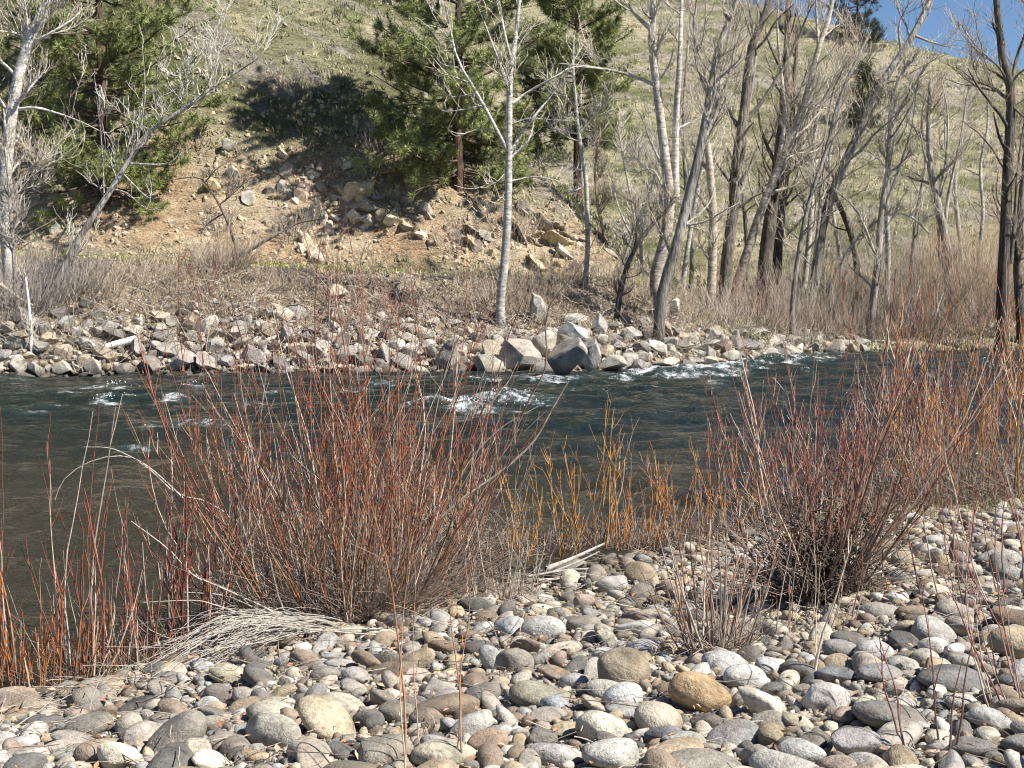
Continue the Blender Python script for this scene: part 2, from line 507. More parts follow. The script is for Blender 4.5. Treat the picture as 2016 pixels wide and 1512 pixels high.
# foam list: photo position, half sizes in photo pixels, strength, wave height
FOAM = [(225, 762, 38, 7, .55, .16), (245, 782, 18, 6, .5, .1), (205, 788, 30, 7, .6, .14), (82, 808, 24, 5, .6, .08), (30, 806, 18, 4, .45, .05),
        (385, 762, 42, 5, .55, .14), (345, 787, 26, 6, .55, .12), (300, 803, 18, 5, .4, .06), (140, 770, 34, 4, .35, .08), (292, 842, 14, 8, .5, .06),
        (260, 828, 30, 3, .35, .03), (395, 838, 40, 4, .4, .05), (270, 884, 20, 3, .35, .03), (560, 780, 40, 4, .4, .08), (465, 798, 40, 4, .42, .06),
        (765, 757, 25, 4, .5, .1), (700, 770, 40, 4, .4, .08), (990, 790, 60, 9, .85, .28), (935, 800, 70, 8, .75, .20), (860, 795, 60, 6, .6, .12), (1035, 785, 22, 6, .7, .2),
        (930, 750, 50, 4, .5, .1), (1080, 751, 60, 5, .6, .14), (1135, 748, 20, 4, .6, .14), (1130, 772, 16, 2, .45, .05), (1080, 792, 12, 3, .4, .04),
        (1235, 742, 40, 5, .6, .12), (1290, 735, 60, 6, .7, .18), (1350, 738, 50, 6, .6, .16), (1400, 733, 50, 6, .75, .22), (1440, 728, 40, 6, .75, .22), (1255, 760, 30, 3, .45, .05),
        (1480, 722, 50, 6, .85, .24), (1530, 712, 55, 6, .85, .22), (1575, 706, 40, 5, .7, .14), (1590, 729, 18, 4, .55, .08), (1410, 756, 30, 4, .45, .06), (1640, 700, 40, 3, .5, .08), (1300, 795, 16, 2, .3, .03), (1820, 740, 20, 2, .4, .03), (40, 745, 40, 3, .35, .05), (1040, 738, 90, 2, .35, .04)]
rf = np.random.default_rng(5)
FSUB = []
for (u, v, du, dv, st, wh) in FOAM:
    for k in range(9 if du > 20 else 5):
        FSUB.append((u + rf.normal(0, du * .55), v + rf.normal(0, dv * .6), du * rf.uniform(.25, .7), dv * rf.uniform(.18, .45), st * rf.uniform(.7, 1.1), wh * rf.uniform(.4, .9)))
xs = np.concatenate([np.linspace(-90, -21, 40), np.arange(-20, 22, .13), np.linspace(22.3, 110, 120)])
ys = np.concatenate([np.linspace(-60, 5, 30), np.arange(5.5, 26, .16), np.arange(26, 54, .12), np.arange(54, 66, .25), np.linspace(67, 90, 16)])
X, Y, F = grid(xs, ys)
amp = sstep(4, 16, Y) * .6 + .4
warp = 1.2 * fbm(X * .12, Y * .12, 61, 2)
rid = 1 - np.abs(fbm(X * .38 + warp, Y * .75 + warp, 62, 3))
hgt_w = amp * (.16 * (rid ** 3 - .5) + .05 * fbm(X * 1.1, Y * 1.9, 63, 3) + .025 * fbm(X * 2.7, Y * 4.2, 64, 2))
foam = np.zeros_like(X)
for (u, v, du, dv, st, wh) in FSUB:
    c = on_plane(u, v)
    sx = max(du * c[1] / FPX, .15); sy = max(dv / FPX * c[1] ** 2 / CAMZ * .5, .14)
    k = .5 * math.sin(u * 1.7)
    ex = X - c[0]; ey = Y - c[1] - k * ex - .10 * (ex ** 2) / max(sx, .3) * math.cos(u)
    g = np.exp(-(ex / sx) ** 2 - (ey / sy) ** 2)
    foam = np.maximum(foam, st * 1.0 * g ** .6)
for (u, v, du, dv, st, wh) in FOAM:
    c = on_plane(u, v)
    sx = du * c[1] / FPX; sy = max(dv / FPX * c[1] ** 2 / CAMZ * .55, .22)
    k = .18 * math.sin(u * 1.7)
    ex = X - c[0]; ey = Y - c[1] - k * ex
    g2w = np.exp(-(ex / (sx * 1.2)) ** 2 - (ey / (sy * .9)) ** 2)
    hgt_w = hgt_w + wh * g2w * (.7 + .5 * vnoise(X * 2.2, Y * 2.2, 66)) - .5 * wh * np.exp(-(ex / (sx * 1.1)) ** 2 - ((ey + 1.6 * sy) / (sy * 1.0)) ** 2)
crest = sstep(.055, .11, hgt_w) * sstep(20, 30, Y) * .35
foam = np.maximum(foam, crest * .6)
foam = foam * (.45 + .95 * vnoise(X * 1.4, Y * 1.8, 67))
brown = (1 - sstep(15, 27, Y + 3 * fbm(X * .15, Y * .5, 68, 3))) * .9  # brown reflection of the hillside, painted into the nearer water
Cw = np.stack([np.clip(foam, 0, 1), brown, np.zeros_like(foam)], 1)
Zw = np.where(np.minimum(near_shore(X) - Y, 9) > 0, hgt_w * .3, hgt_w)
inr = (Y > near_shore(X) - 2.5) & (Y < far_shore(X) + 1.5)
F = F[inr[F].any(1)]
tag(new_obj("river", build_mesh("river", [(np.stack([X, Y, Zw], 1), [F], Cw)]), M_WATER), "dark green river with rippled surface and white rapids", kind="structure")

# ------------------------------------------------------------------ stones
def ico(sub):
    bm = bmesh.new(); bmesh.ops.create_icosphere(bm, subdivisions=sub, radius=1.0)
    bm.verts.ensure_lookup_table()
    V = np.array([v.co[:] for v in bm.verts]); F = np.array([[v.index for v in f.verts] for f in bm.faces])
    bm.free(); return V, F
ICO = {s: ico(s) for s in (1, 2, 3, 4)}

def wob(P, r, n, fmin, fmax, amp):
    d = np.zeros(len(P))
    for _ in range(n):
        k = unit(r.normal(0, 1, 3)) * r.uniform(fmin, fmax)
        d += np.sin(P @ k + r.uniform(0, 6.28))
    return P * (1 + amp * d / math.sqrt(n))[:, None]

def cobble_shape(seed, sub):
    r = np.random.default_rng(1000 + seed)
    P = ICO[sub][0].copy()
    P = wob(P, r, 5, .8, 2.2, .10)
    for _ in range(r.integers(5, 10)):
        nrm = unit(r.normal(0, 1, 3)); d = r.uniform(.50, .85)
        h = P @ nrm - d
        k = .22 if seed % 4 else .07
        cut = np.where(h > k, h - k * .5, np.where(h > 0, h * h / (2 * k), 0))       # rounded-over facet
        P = P - (cut * r.uniform(.75, 1.0))[:, None] * nrm
    P = wob(P, r, 5, 3, 7, .022)
    P /= np.abs(P).max(0)
    return P

def angular_shape(seed, sub):
    r = np.random.default_rng(5000 + seed)
    P = ICO[sub][0].copy()
    for _ in range(r.integers(13, 22)):
        nrm = unit(r.normal(0, 1, 3)); d = r.uniform(.34, .66)
        h = P @ nrm - d
        P = P - np.where(h > 0, h * .985, 0)[:, None] * nrm
    P /= np.abs(P).max(0)
    P = wob(P, r, 6, 3, 10, .022)
    return P

COB = [build_mesh("cobble", [(cobble_shape(i, 3), [ICO[3][1]], None)]) for i in range(36)]
for m_ in COB: m_.materials.append(M_COB)
BOU = []
for i in range(40):
    m_ = build_mesh("boulder", [(angular_shape(i, 4), [ICO[4][1]], None)], smooth=False)
    m_.materials.append(M_BOU); BOU.append(m_)

def eul(tx, ty, az):
    cx, sx, cy, sy, cz, sz = np.cos(tx), np.sin(tx), np.cos(ty), np.sin(ty), np.cos(az), np.sin(az)
    o, l = np.zeros_like(cx), np.ones_like(cx)
    Rx = np.stack([l, o, o, o, cx, -sx, o, sx, cx], -1).reshape(-1, 3, 3)
    Ry = np.stack([cy, o, sy, o, l, o, -sy, o, cy], -1).reshape(-1, 3, 3)
    Rz = np.stack([cz, -sz, o, sz, cz, o, o, o, l], -1).reshape(-1, 3, 3)
    return Rz @ Ry @ Rx

def stone_mass(shapes, F, P, S, E, C):
    """merge many stones: P (n,3) S (n,3) E (n,3) C (n,3)"""
    out = []
    R = eul(E[:, 0], E[:, 1], E[:, 2])
    v = np.arange(len(P)) % len(shapes)
    for i, sh in enumerate(shapes):
        m_ = v == i
        if not m_.any(): continue
        L = sh[None] * S[m_][:, None, :]
        V = np.einsum('nij,nkj->nki', R[m_], L) + P[m_][:, None, :]
        k = len(sh); nn = m_.sum()
        Fa = (F[None] + (np.arange(nn) * k)[:, None, None]).reshape(-1, 3)
        out.append((V.reshape(-1, 3), [Fa], np.repeat(C[m_], k, 0)))
    return out

TONES = [("pale grey", (.47, .455, .42), .22), ("warm grey", (.38, .345, .295), .26), ("cream", (.56, .51, .41), .11), ("tan", (.44, .36, .25), .12),
         ("dark grey", (.18, .172, .16), .14), ("brown", (.27, .215, .165), .13), ("pinkish", (.46, .37, .31), .03), ("bluish grey", (.30, .31, .315), .03)]
TP = np.array([t_[2] for t_ in TONES]); TP = TP / TP.sum()
TONES = [(n_, tuple(.80 * v_ for v_ in c_), w_) for n_, c_, w_ in TONES]
TC = np.array([t_[1] for t_ in TONES])


SHORT = ['large tan egg-shaped boulder', 'big upright brown-grey cobble', 'angular white block', 'flat lichen-blotched olive stone', 'domed olive-grey cobble', 'white-topped grey cobble', 'pale cream wedge-shaped cobble', 'large smooth beige boulder', 'reddish brown cobble', 'rounded dark olive cobble', 'dark cobble with a pale sunlit rim', 'flat dark grey stone', 'small white triangular stone', 'round pale grey cobble', 'speckled white-grey cobble', 'low brown-grey cobble', 'blue-grey dome', 'grey cobble with curved white bands', 'rusty tan cobble', 'mottled grey flat stone', 'large cream boulder', 'orange-tan cobble', 'pinkish flat stone', 'round tan cobble', 'largest smooth white-grey boulder', 'long slanting cream boulder', 'pale round grey boulder with dark spots', 'white-grey boulder with a thin pale vein', 'smooth dark oval cobble', 'long grey oval cobble', 'speckled light grey boulder', 'dark grey wedge cobble', 'broad rough grey-brown boulder', 'grey boulder cut by the bottom edge', 'very long dark boulder', 'pale oval cobble', 'pale grey oval boulder', 'long pale grey boulder lying diagonally', 'round whitish cobble', 'brown-grey boulder', 'dark-banded cobble', 'dark rounded boulder', 'long dark brown boulder', 'mottled round grey cobble', 'bright white cobble', 'brown cobble behind the bright white one', 'lichen-patched tan cobble', 'large pale grey-cream boulder', 'warm grey cobble', 'dark grey cobble', 'brown wedge stone', 'cream block', 'black and white speckled flat cobble', 'reddish brown boulder', 'blocky brown cobble', 'wide flat tan boulder', 'dark dome', 'flat pale slab', 'dark mossy cobble', 'tall triangular grey boulder', 'leaning grey boulder', 'low slanted grey slab', 'tan sunlit boulder', 'broad grey slab', 'narrow grey boulder', 'tan-edged boulder', 'long flat slab', 'rounded tan boulder', 'upright bluish grey block', 'tall pale slab', 'white slab', 'pale upright slab', 'dark brown block', 'split tan block', 'pale pointed boulder', 'pale boulder high on the bank', 'large grey boulder', 'dark grey boulder', 'upright boulder', 'cream boulder', 'bright cream boulder', 'flat grey boulder', 'small dark boulder', 'grey boulder half hidden']
def short_ref(lab):
    return "the " + max((q for q in SHORT if lab.startswith(q)), key=len, default=lab)
USED = set()
def single_out(head, u, v, refs):
    for nth in range(14):
        lab = head + ' ' + relate(u, v, refs, nth)
        if lab not in USED and len(lab.split()) <= 16: break
    USED.add(lab)
    return lab
def relate(u, v, refs, nth=0):
    """nearest hero stone in the picture and the side this stone lies on"""
    k = sorted(range(len(refs)), key=lambda i: (refs[i][0] - u) ** 2 + ((refs[i][1] - v) * 1.6) ** 2)[nth]
    du, dv = u - refs[k][0], (v - refs[k][1]) * 1.6
    far_ = "well " if math.hypot(du, dv) > 110 else ""
    side = ("right of" if du > 0 else "left of") if abs(du) > abs(dv) else ("in front of" if dv > 0 else "behind")
    return far_ + side + " " + refs[k][2]

# hero cobbles: u, v (centre in photo), width px, height px, tone colour, roll, label
HEROES = [
    (1383, 1377, 130, 84, (.44, .31, .18), -24, "large tan egg-shaped boulder slanting beside a striped white block"),
    (1227, 1326, 104, 88, (.33, .27, .20), 8, "big upright brown-grey cobble with tan right flank"),
    (1226, 1378, 78, 56, (.60, .60, .60), 12, "angular white block with dark grey stripes"),
    (1065, 1374, 124, 56, (.30, .27, .21), -4, "flat lichen-blotched olive stone behind the thin bare shoots"),
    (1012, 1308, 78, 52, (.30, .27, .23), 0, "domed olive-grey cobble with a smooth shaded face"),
    (965, 1304, 46, 62, (.48, .48, .47), 30, "white-topped grey cobble leaning against the domed olive one"),
    (1184, 1440, 104, 70, (.58, .54, .44), -6, "pale cream wedge-shaped cobble with smooth pointed top"),
    (1300, 1426, 100, 68, (.50, .45, .35), -20, "large smooth beige boulder below the striped block"),
    (960, 1462, 84, 50, (.33, .24, .18), 5, "reddish brown cobble with a dark broken left face"),
    (838, 1420, 74, 48, (.24, .21, .17), 0, "rounded dark olive cobble among the thin shoots"),
    (785, 1406, 80, 46, (.22, .20, .17), -8, "dark cobble with a pale sunlit rim on top"),
    (950, 1366, 80, 38, (.22, .20, .18), 6, "flat dark grey stone touching a small white triangle stone"),
    (955, 1388, 26, 28, (.70, .70, .68), 10, "small white triangular stone"),
    (700, 1336, 58, 42, (.40, .38, .35), -14, "round pale grey cobble just right of the fallen pale stems"),
    (1002, 1243, 70, 46, (.47, .48, .48), 24, "speckled white-grey cobble with dark left end"),
    (1150, 1234, 70, 40, (.27, .25, .22), 0, "low brown-grey cobble under the driftwood branches"),
    (1270, 1280, 76, 44, (.36, .37, .37), 6, "blue-grey dome in front of the small bare shrub"),
    (1195, 1292, 56, 34, (.44, .43, .40), -6, "grey cobble with curved white bands"),
    (1150, 1188, 46, 34, (.38, .31, .26), 18, "rusty tan cobble under thin twigs"),
    (1205, 1155, 66, 34, (.42, .42, .40), 12, "mottled grey flat stone at the driftwood end"),
    (1685, 1127, 78, 68, (.56, .52, .42), -8, "large cream boulder behind the dark willow stump"),
    (1740, 1160, 44, 32, (.45, .34, .22), 6, "orange-tan cobble beside the cream boulder"),
    (1708, 1152, 42, 28, (.44, .37, .33), 14, "pinkish flat stone leaning on the cream boulder"),
    (1778, 1104, 46, 40, (.48, .41, .32), 0, "round tan cobble beyond the cream boulder"),
    (1630, 1380, 98, 62, (.56, .54, .49), -10, "largest smooth white-grey boulder in the lower right cobbles"),
    (1505, 1397, 118, 54, (.52, .47, .38), -26, "long slanting cream boulder with rusty streaks"),
    (1470, 1342, 92, 54, (.48, .48, .46), -6, "pale round grey boulder with dark spots"),
    (1510, 1320, 70, 44, (.50, .50, .48), -4, "white-grey boulder with a thin pale vein"),
    (1647, 1335, 80, 36, (.20, .21, .22), 0, "smooth dark oval cobble"),  # dark tint stands in for shade from willows further right
    (1734, 1333, 90, 38, (.26, .26, .26), -6, "long grey oval cobble right of the smooth one, coloured as shaded"),  # willow shade is put into this grey as well
    (1725, 1290, 78, 42, (.45, .45, .44), 0, "speckled light grey boulder behind the two dark ovals"),
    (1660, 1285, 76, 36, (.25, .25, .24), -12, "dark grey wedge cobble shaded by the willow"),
    (1690, 1470, 104, 56, (.40, .38, .35), -5, "broad rough grey-brown boulder at the bottom edge"),
    (1580, 1490, 100, 52, (.42, .41, .38), 0, "grey boulder cut by the bottom edge of the picture"),
    (1890, 1345, 150, 50, (.19, .19, .19), -8, "very long dark boulder under the reddish twigs, shade put into its colour"),  # near-black tint imitates the shade of unbuilt willows to the right
    (1893, 1385, 66, 40, (.46, .44, .39), -14, "pale oval cobble under the reddish twigs"),
    (1955, 1430, 90, 48, (.43, .42, .40), -16, "pale grey oval boulder at the lower right edge"),
    (1840, 1250, 90, 52, (.44, .43, .40), -22, "long pale grey boulder lying diagonally beyond the dark boulder"),
    (1838, 1278, 58, 38, (.56, .55, .50), 0, "round whitish cobble in the right cobble field"),
    (1880, 1205, 74, 48, (.38, .35, .30), 5, "brown-grey boulder in the upper right cobble field"),
    (1990, 1140, 56, 46, (.38, .37, .35), 10, "dark-banded cobble at the right edge"),
    (160, 1382, 70, 44, (.24, .23, .20), 14, "dark rounded boulder below the leftmost willow shoots"),
    (170, 1435, 110, 42, (.25, .23, .20), 18, "long dark brown boulder slanting up to the right"),
    (254, 1428, 56, 48, (.36, .34, .30), 10, "mottled round grey cobble beside the long dark boulder"),
    (408, 1392, 48, 38, (.62, .62, .61), 0, "bright white cobble near the fallen pale stems"),
    (430, 1372, 64, 46, (.27, .23, .20), -24, "brown cobble behind the bright white one"),
    (448, 1332, 70, 40, (.40, .36, .27), -6, "lichen-patched tan cobble at the end of the pale stems"),
    (535, 1408, 98, 50, (.44, .42, .36), -16, "large pale grey-cream boulder with a pitted face"),
    (412, 1430, 62, 38, (.38, .34, .28), 0, "warm grey cobble left of the pitted boulder"),
    (640, 1330, 62, 34, (.25, .24, .22), 4, "dark grey cobble below the big willow"),
    (598, 1303, 62, 32, (.33, .27, .20), -16, "brown wedge stone under the big willow base"),
    (60, 1492, 72, 40, (.58, .54, .45), 0, "cream block in the lower left corner"),
    (45, 1468, 66, 28, (.55, .55, .53), 4, "black and white speckled flat cobble in the lower left"),
    (190, 1490, 90, 50, (.30, .24, .19), -8, "reddish brown boulder cut by the bottom edge"),
    (440, 1468, 78, 34, (.33, .30, .26), 0, "blocky brown cobble with a quartz seam"),
    (665, 1392, 110, 42, (.48, .43, .34), -6, "wide flat tan boulder in the middle foreground"),
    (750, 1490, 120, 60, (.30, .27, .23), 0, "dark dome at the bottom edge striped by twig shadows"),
    (1100, 1495, 120, 44, (.44, .42, .38), -3, "flat pale slab along the bottom edge"),
    (1070, 1462, 60, 36, (.26, .24, .21), 0, "dark mossy cobble above the flat pale slab"),
]

def lit_tint(c, r, j=.10):
    c = np.asarray(c) * (1 + r.normal(0, j))
    return np.clip(c * (1 + r.normal(0, .012, 3)), .04, .75)

def set_stone(o, p, sc, e, c):
    o.location = p; o.scale = sc; o.rotation_euler = e
    o.color = (float(c[0]), float(c[1]), float(c[2]), 1)

placed = []      # x, y, radius
r = np.random.default_rng(11)
for k, (u, v, w, h, c, roll, lab) in enumerate(HEROES):
    p = on_ground(u, v + h * .30, 4.0, 26)
    d = p[1]
    a = w * d / FPX * .5; b = h * d / FPX * .5 * 1.06
    o = tag(new_obj("river_cobble", COB[(k * 7) % 36]), lab, "cobble")
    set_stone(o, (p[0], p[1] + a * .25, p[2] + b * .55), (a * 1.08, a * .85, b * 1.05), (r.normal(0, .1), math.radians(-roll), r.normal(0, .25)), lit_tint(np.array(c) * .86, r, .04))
    placed.append((p[0], p[1] + a * .25, a * 1.12))

def in_view(x, y, z, mu=60, mv=60):
    P = np.stack([x, y, z - CAMZ], -1)
    zc = P @ FWD
    u = W0 / 2 + FPX * P[..., 0] / zc; v = H0 / 2 - FPX * (P @ UPV) / zc
    return (zc > .5) & (u > -mu) & (u < W0 + mu) & (v > -mv) & (v < H0 + mv), u, v

def pack(sizes, r, sep, tries, region):
    """dart throwing against `placed` through a grid hash"""
    cell = .6
    H = {}
    for q in placed: H.setdefault((int(q[0] // cell), int(q[1] // cell)), []).append(q)
    out = []
    cand = region(len(sizes) * tries, r); ci = 0
    for s_ in sizes:
        for _ in range(tries):
            if ci >= len(cand): break
            x, y = cand[ci]; ci += 1
            gx, gy = int(x // cell), int(y // cell); okk = True
            for ax in (-1, 0, 1):
                for ay in (-1, 0, 1):
                    for q in H.get((gx + ax, gy + ay), ()):
                        if (q[0] - x) ** 2 + (q[1] - y) ** 2 < (sep * (q[2] + s_)) ** 2: okk = False; break
                    if not okk: break
                if not okk: break
            if okk:
                q = (x, y, s_); placed.append(q); out.append(q)
                H.setdefault((gx, gy), []).append(q); break
    return out

def cob_region(n, r):
    out = []
    while sum(len(a) for a in out) < n:
        y = 4.6 + (r.random(n) ** 1.5) * 19; x = (r.random(n) * 2 - 1) * (y * .40 + .5)
        s_ = near_shore(x) - y
        z = near_z(x, y)
        okv, _, _ = in_view(x, y, z, 120, 90)
        m_ = okv & (s_ > .05)
        out.append(np.stack([x, y], 1)[m_])
    return np.concatenate(out)[:n]

r = np.random.default_rng(12)
big = pack(np.sort(r.uniform(.09, .14, 75))[::-1], r, .80, 30, cob_region)
mid = pack(np.sort(r.uniform(.05, .09, 820))[::-1], r, .76, 20, cob_region)
sml = pack(np.sort(r.uniform(.02, .045, 4600))[::-1], r, .74, 10, cob_region)
tin = pack(np.sort(r.uniform(.010, .02, 7000))[::-1], r, .72, 4, cob_region)
allc = np.array(big + mid + sml + tin)
tone = r.choice(len(TONES), len(allc), p=TP)
rank = np.argsort(-(allc[:, 2] / allc[:, 1]))
n_ind = 240
CREFS = [(q[0], q[1], short_ref(q[6])) for q in HEROES]
SZ = lambda a: "big" if a > .095 else ("fist-sized" if a < .065 else "mid-sized")
for j, i in enumerate(rank[:n_ind]):
    x, y, a = allc[i]
    z = float(near_z(np.array([x]), np.array([y]))[0])
    tn, tc, _ = TONES[tone[i]]
    _, uu, vv = in_view(np.array(x), np.array(y), np.array(z))
    lab = single_out(f"{SZ(a)} {tn} cobble", float(uu), float(vv), CREFS)
    o = tag(new_obj("river_cobble", COB[int(r.integers(0, 36))]), lab, "cobble", f"{tn} cobbles on the near bank")
    h = a * r.uniform(.40, .70)
    set_stone(o, (x, y, z + h * r.uniform(.2, .75)), (a * r.uniform(1.05, 1.6), a * r.uniform(.7, 1.0), h), (r.normal(.12, .3), r.normal(0, .3), r.uniform(0, 6.28)), lit_tint(tc, r, .18))

rest = rank[n_ind:]
def mass_args(idx, r, zoff=.4):
    x, y, a = allc[idx].T
    z = near_z(x, y)
    h = a * r.uniform(.45, .75, len(idx))
    S = np.stack([a * r.uniform(1.0, 1.6, len(idx)), a * r.uniform(.7, .95, len(idx)), h], 1)
    E = np.stack([r.normal(.12, .38, len(idx)), r.normal(0, .38, len(idx)), r.uniform(0, 6.28, len(idx))], 1)
    C = np.clip(TC[tone[idx]] * (1 + r.normal(0, .20, (len(idx), 1))) * (1 + r.normal(0, .012, (len(idx), 3))), .04, .75)
    return np.stack([x, y, z + h * r.uniform(.1, .8, len(idx))], 1), S, E, C
lo2 = [cobble_shape(100 + i, 2) for i in range(24)]
lo1 = [cobble_shape(200 + i, 1) for i in range(24)]
m2 = rest[allc[rest, 2] > .038]; m1 = rest[allc[rest, 2] <= .038]
mass = stone_mass(lo2, ICO[2][1], *mass_args(m2, r)) + stone_mass(lo1, ICO[1][1], *mass_args(m1, r))
# second layer of fine gravel filling every gap
ng = 8000
gp = cob_region(ng, r); a = r.uniform(.006, .016, ng)
S = np.stack([a * 1.2, a, a * .7], 1); E = r.uniform(0, 6.28, (ng, 3))
Cg = np.clip(TC[r.choice(len(TONES), ng, p=TP)] * (1 + r.normal(0, .15, (ng, 1))), .05, .75)
mass += stone_mass(lo1[:8], ICO[1][1], np.stack([gp[:, 0], gp[:, 1], near_z(gp[:, 0], gp[:, 1]) + a * .4], 1), S, E, Cg)
tag(new_obj("gravel", build_mesh("gravel", mass), M_COBS), "mixed small rounded pebbles filling gaps between the near cobbles", "gravel", kind="stuff")

# ---- far bank riprap
BT = [("pale", (.44, .405, .35)), ("grey", (.30, .28, .255)), ("tan", (.39, .325, .245)), ("dark grey", (.18, .165, .15))]
BHERO = [  # u, v, width, height px, colour, label
    (1108, 706, 96, 84, (.30, .28, .25), "tall triangular grey boulder at the far waterline"),
    (1022, 700, 70, 66, (.36, .33, .29), "leaning grey boulder left of the dark gap at the far waterline"),
    (957, 716, 84, 44, (.38, .35, .30), "low slanted grey slab at the far waterline below the white tree"),
    (1072, 682, 52, 56, (.50, .46, .37), "tan sunlit boulder wedged above the dark gap"),
    (1120, 656, 76, 40, (.44, .43, .41), "broad grey slab crowning the boulder heap"),
    (1160, 702, 46, 62, (.38, .36, .33), "narrow grey boulder right of the tall triangular one"),
    (1212, 712, 60, 46, (.40, .37, .31), "tan-edged boulder at the far waterline right of the heap"),
    (1312, 716, 66, 22, (.40, .37, .30), "long flat slab lying at the far waterline"),
    (1402, 712, 36, 18, (.48, .42, .33), "rounded tan boulder beside the strongest rapids"),
    (1178, 640, 32, 44, (.42, .42, .40), "upright bluish grey block above the boulder heap"),
    (1062, 608, 40, 62, (.44, .42, .38), "tall pale slab standing above the boulder heap"),
    (1130, 628, 48, 26, (.54, .51, .45), "white slab above the broad grey slab"),
    (1330, 612, 26, 44, (.52, .48, .40), "pale upright slab right of the double trunk"),
    (1430, 688, 34, 40, (.26, .21, .17), "dark brown block near the rapids"),
    (372, 636, 34, 40, (.40, .34, .25), "split tan block standing alone on the left far bank"),
    (662, 572, 44, 34, (.55, .48, .37), "pale pointed boulder below the grassy path"),
    (556, 618, 42, 30, (.48, .43, .36), "pale boulder high on the bank behind the red willow"),
    (352, 712, 62, 48, (.33, .30, .27), "large grey boulder at the left far waterline"),
    (290, 716, 56, 40, (.30, .28, .25), "dark grey boulder beside the driftwood log"),
    (182, 720, 36, 34, (.40, .36, .31), "upright boulder near the standing white trunk"),
    (120, 722, 50, 30, (.56, .52, .44), "cream boulder at the left far waterline"),
    (30, 718, 34, 36, (.58, .54, .47), "bright cream boulder at the left edge of the far waterline"),
    (262, 650, 40, 26, (.44, .40, .34), "flat grey boulder above the driftwood log"),
    (305, 684, 32, 24, (.34, .31, .28), "small dark boulder at the driftwood log's end"),
    (880, 706, 56, 50, (.34, .31, .27), "grey boulder half hidden by the red willow tips"),
]
bp = []
r = np.random.default_rng(21)
for k, (u, v, w, h, c, lab) in enumerate(BHERO):
    p = on_ground(u, min(v + h * .42, 741), 38, 80)
    d = p[1]; a = w * d / FPX * .5; b = h * d / FPX * .5
    o = tag(new_obj("riprap_boulder", BOU[(k * 3) % 40]), lab, "boulder")
    top = at_depth(u, v, d)
    set_stone(o, (top[0], d + a * .3, top[2]), (a * 1.1, a * .9, b * 1.12), (r.normal(0, .15), r.normal(0, .2), r.normal(0, .6)), lit_tint(c, r, .04))
    bp.append((top[0], d + a * .3, a))

def rip_region(n, r):
    x = r.uniform(-20, 15, n)
    s_ = np.abs(r.normal(0, 1.3, n)) - .3
    s_ = np.where(x > 6, s_ * .8, s_)
    return np.stack([x, far_shore(x) + s_], 1)
placed = list(bp)
rb = pack(np.sort(r.uniform(.13, .40, 460))[::-1], r, .78, 25, rip_region)
rs = pack(np.sort(r.uniform(.05, .14, 4200))[::-1], r, .70, 5, rip_region)
rb = np.array(rb); rs = np.array(rs)
BREFS = [(q[0], q[1], short_ref(q[5])) for q in BHERO]
ordr = np.argsort(-rb[:, 2])[:260]
for i in ordr:
    x, y, a = rb[i]
    z = float(ground(np.array([x]), np.array([y]))[0]); s_ = y - float(far_shore(np.array([x]))[0])
    ti = r.choice(4, p=[.30, .36, .18, .16]); tn, tc = BT[ti]
    size = "large" if a > .32 else ("small" if a < .23 else "mid-sized")
    _, uu, vv = in_view(np.array(x), np.array(y), np.array(z))
    lab = single_out(f"{size} {tn} angular boulder", float(uu), float(vv), BREFS)
    o = tag(new_obj("riprap_boulder", BOU[int(r.integers(0, 40))]), lab, "boulder", f"{tn} riprap boulders on the far bank")
    h = a * r.uniform(.55, .95)
    set_stone(o, (x, y, z + h * .35), (a * r.uniform(.95, 1.4), a * r.uniform(.8, 1.1), h), (r.normal(0, .4), r.normal(0, .4), r.uniform(0, 6.28)), lit_tint(tc, r, .12))
small = np.concatenate([np.delete(rb, ordr, 0), rs])
ns = len(small); x, y, a = small.T
BTC = np.array([c for _, c in BT]); h = a * r.uniform(.5, .95, ns)
ang2 = [angular_shape(100 + i, 2) for i in range(20)]
Cb = np.clip(BTC[r.choice(4, ns, p=[.45, .27, .2, .08])] * (1 + r.normal(0, .14, (ns, 1))), .05, .7)
mass = stone_mass(ang2, ICO[2][1], np.stack([x, y, ground(x, y) + h * .35], 1), np.stack([a * r.uniform(.9, 1.4, ns), a * r.uniform(.8, 1.1, ns), h], 1), np.stack([r.normal(0, .5, ns), r.normal(0, .5, ns), r.uniform(0, 6.28, ns)], 1), Cb)
# loose chips on the far bank, the cut slope and the hill
def chips(n, xr, yr, ar, cols, r, w=None):
    x = r.uniform(*xr, n); y = r.uniform(*yr, n)
    if w is not None:
        m_ = r.random(n) < w(x, y); x, y = x[m_], y[m_]
    n = len(x); a = r.uniform(*ar, n) * r.uniform(.5, 1, n)
    C_ = np.array(cols)[r.integers(0, len(cols), n)] * (1 + r.normal(0, .12, (n, 1)))
    sh = [angular_shape(200 + i, 1) for i in range(12)]
    return stone_mass(sh, ICO[1][1], np.stack([x, y, ground(x, y) + a * .15], 1), np.stack([a * 1.2, a, a * .7], 1), r.uniform(0, 6.28, (n, 3)), np.clip(C_, .05, .75))
mass += chips(5200, (-20, 16), (43, 52), (.04, .12), [c for _, c in BT], r, lambda x, y: ((y - far_shore(x)) > 0) * 1.0)
tag(new_obj("rubble", build_mesh("rubble", mass, smooth=False), M_BOUS), "loose angular stones between the far bank boulders", "rubble", kind="stuff")
mass = chips(2600, (-24, 6), (53.8, 62), (.04, .16), [(.55, .43, .27), (.50, .40, .28), (.44, .38, .30), (.58, .48, .33)], r, lambda x, y: 1 - sstep(-1, 1, (x - CRX) * .85 + (y - CRY) * .526))
mass += chips(1600, (-30, 45), (58, 115), (.06, .22), [(.40, .37, .32), (.48, .44, .38), (.33, .31, .28)], r)
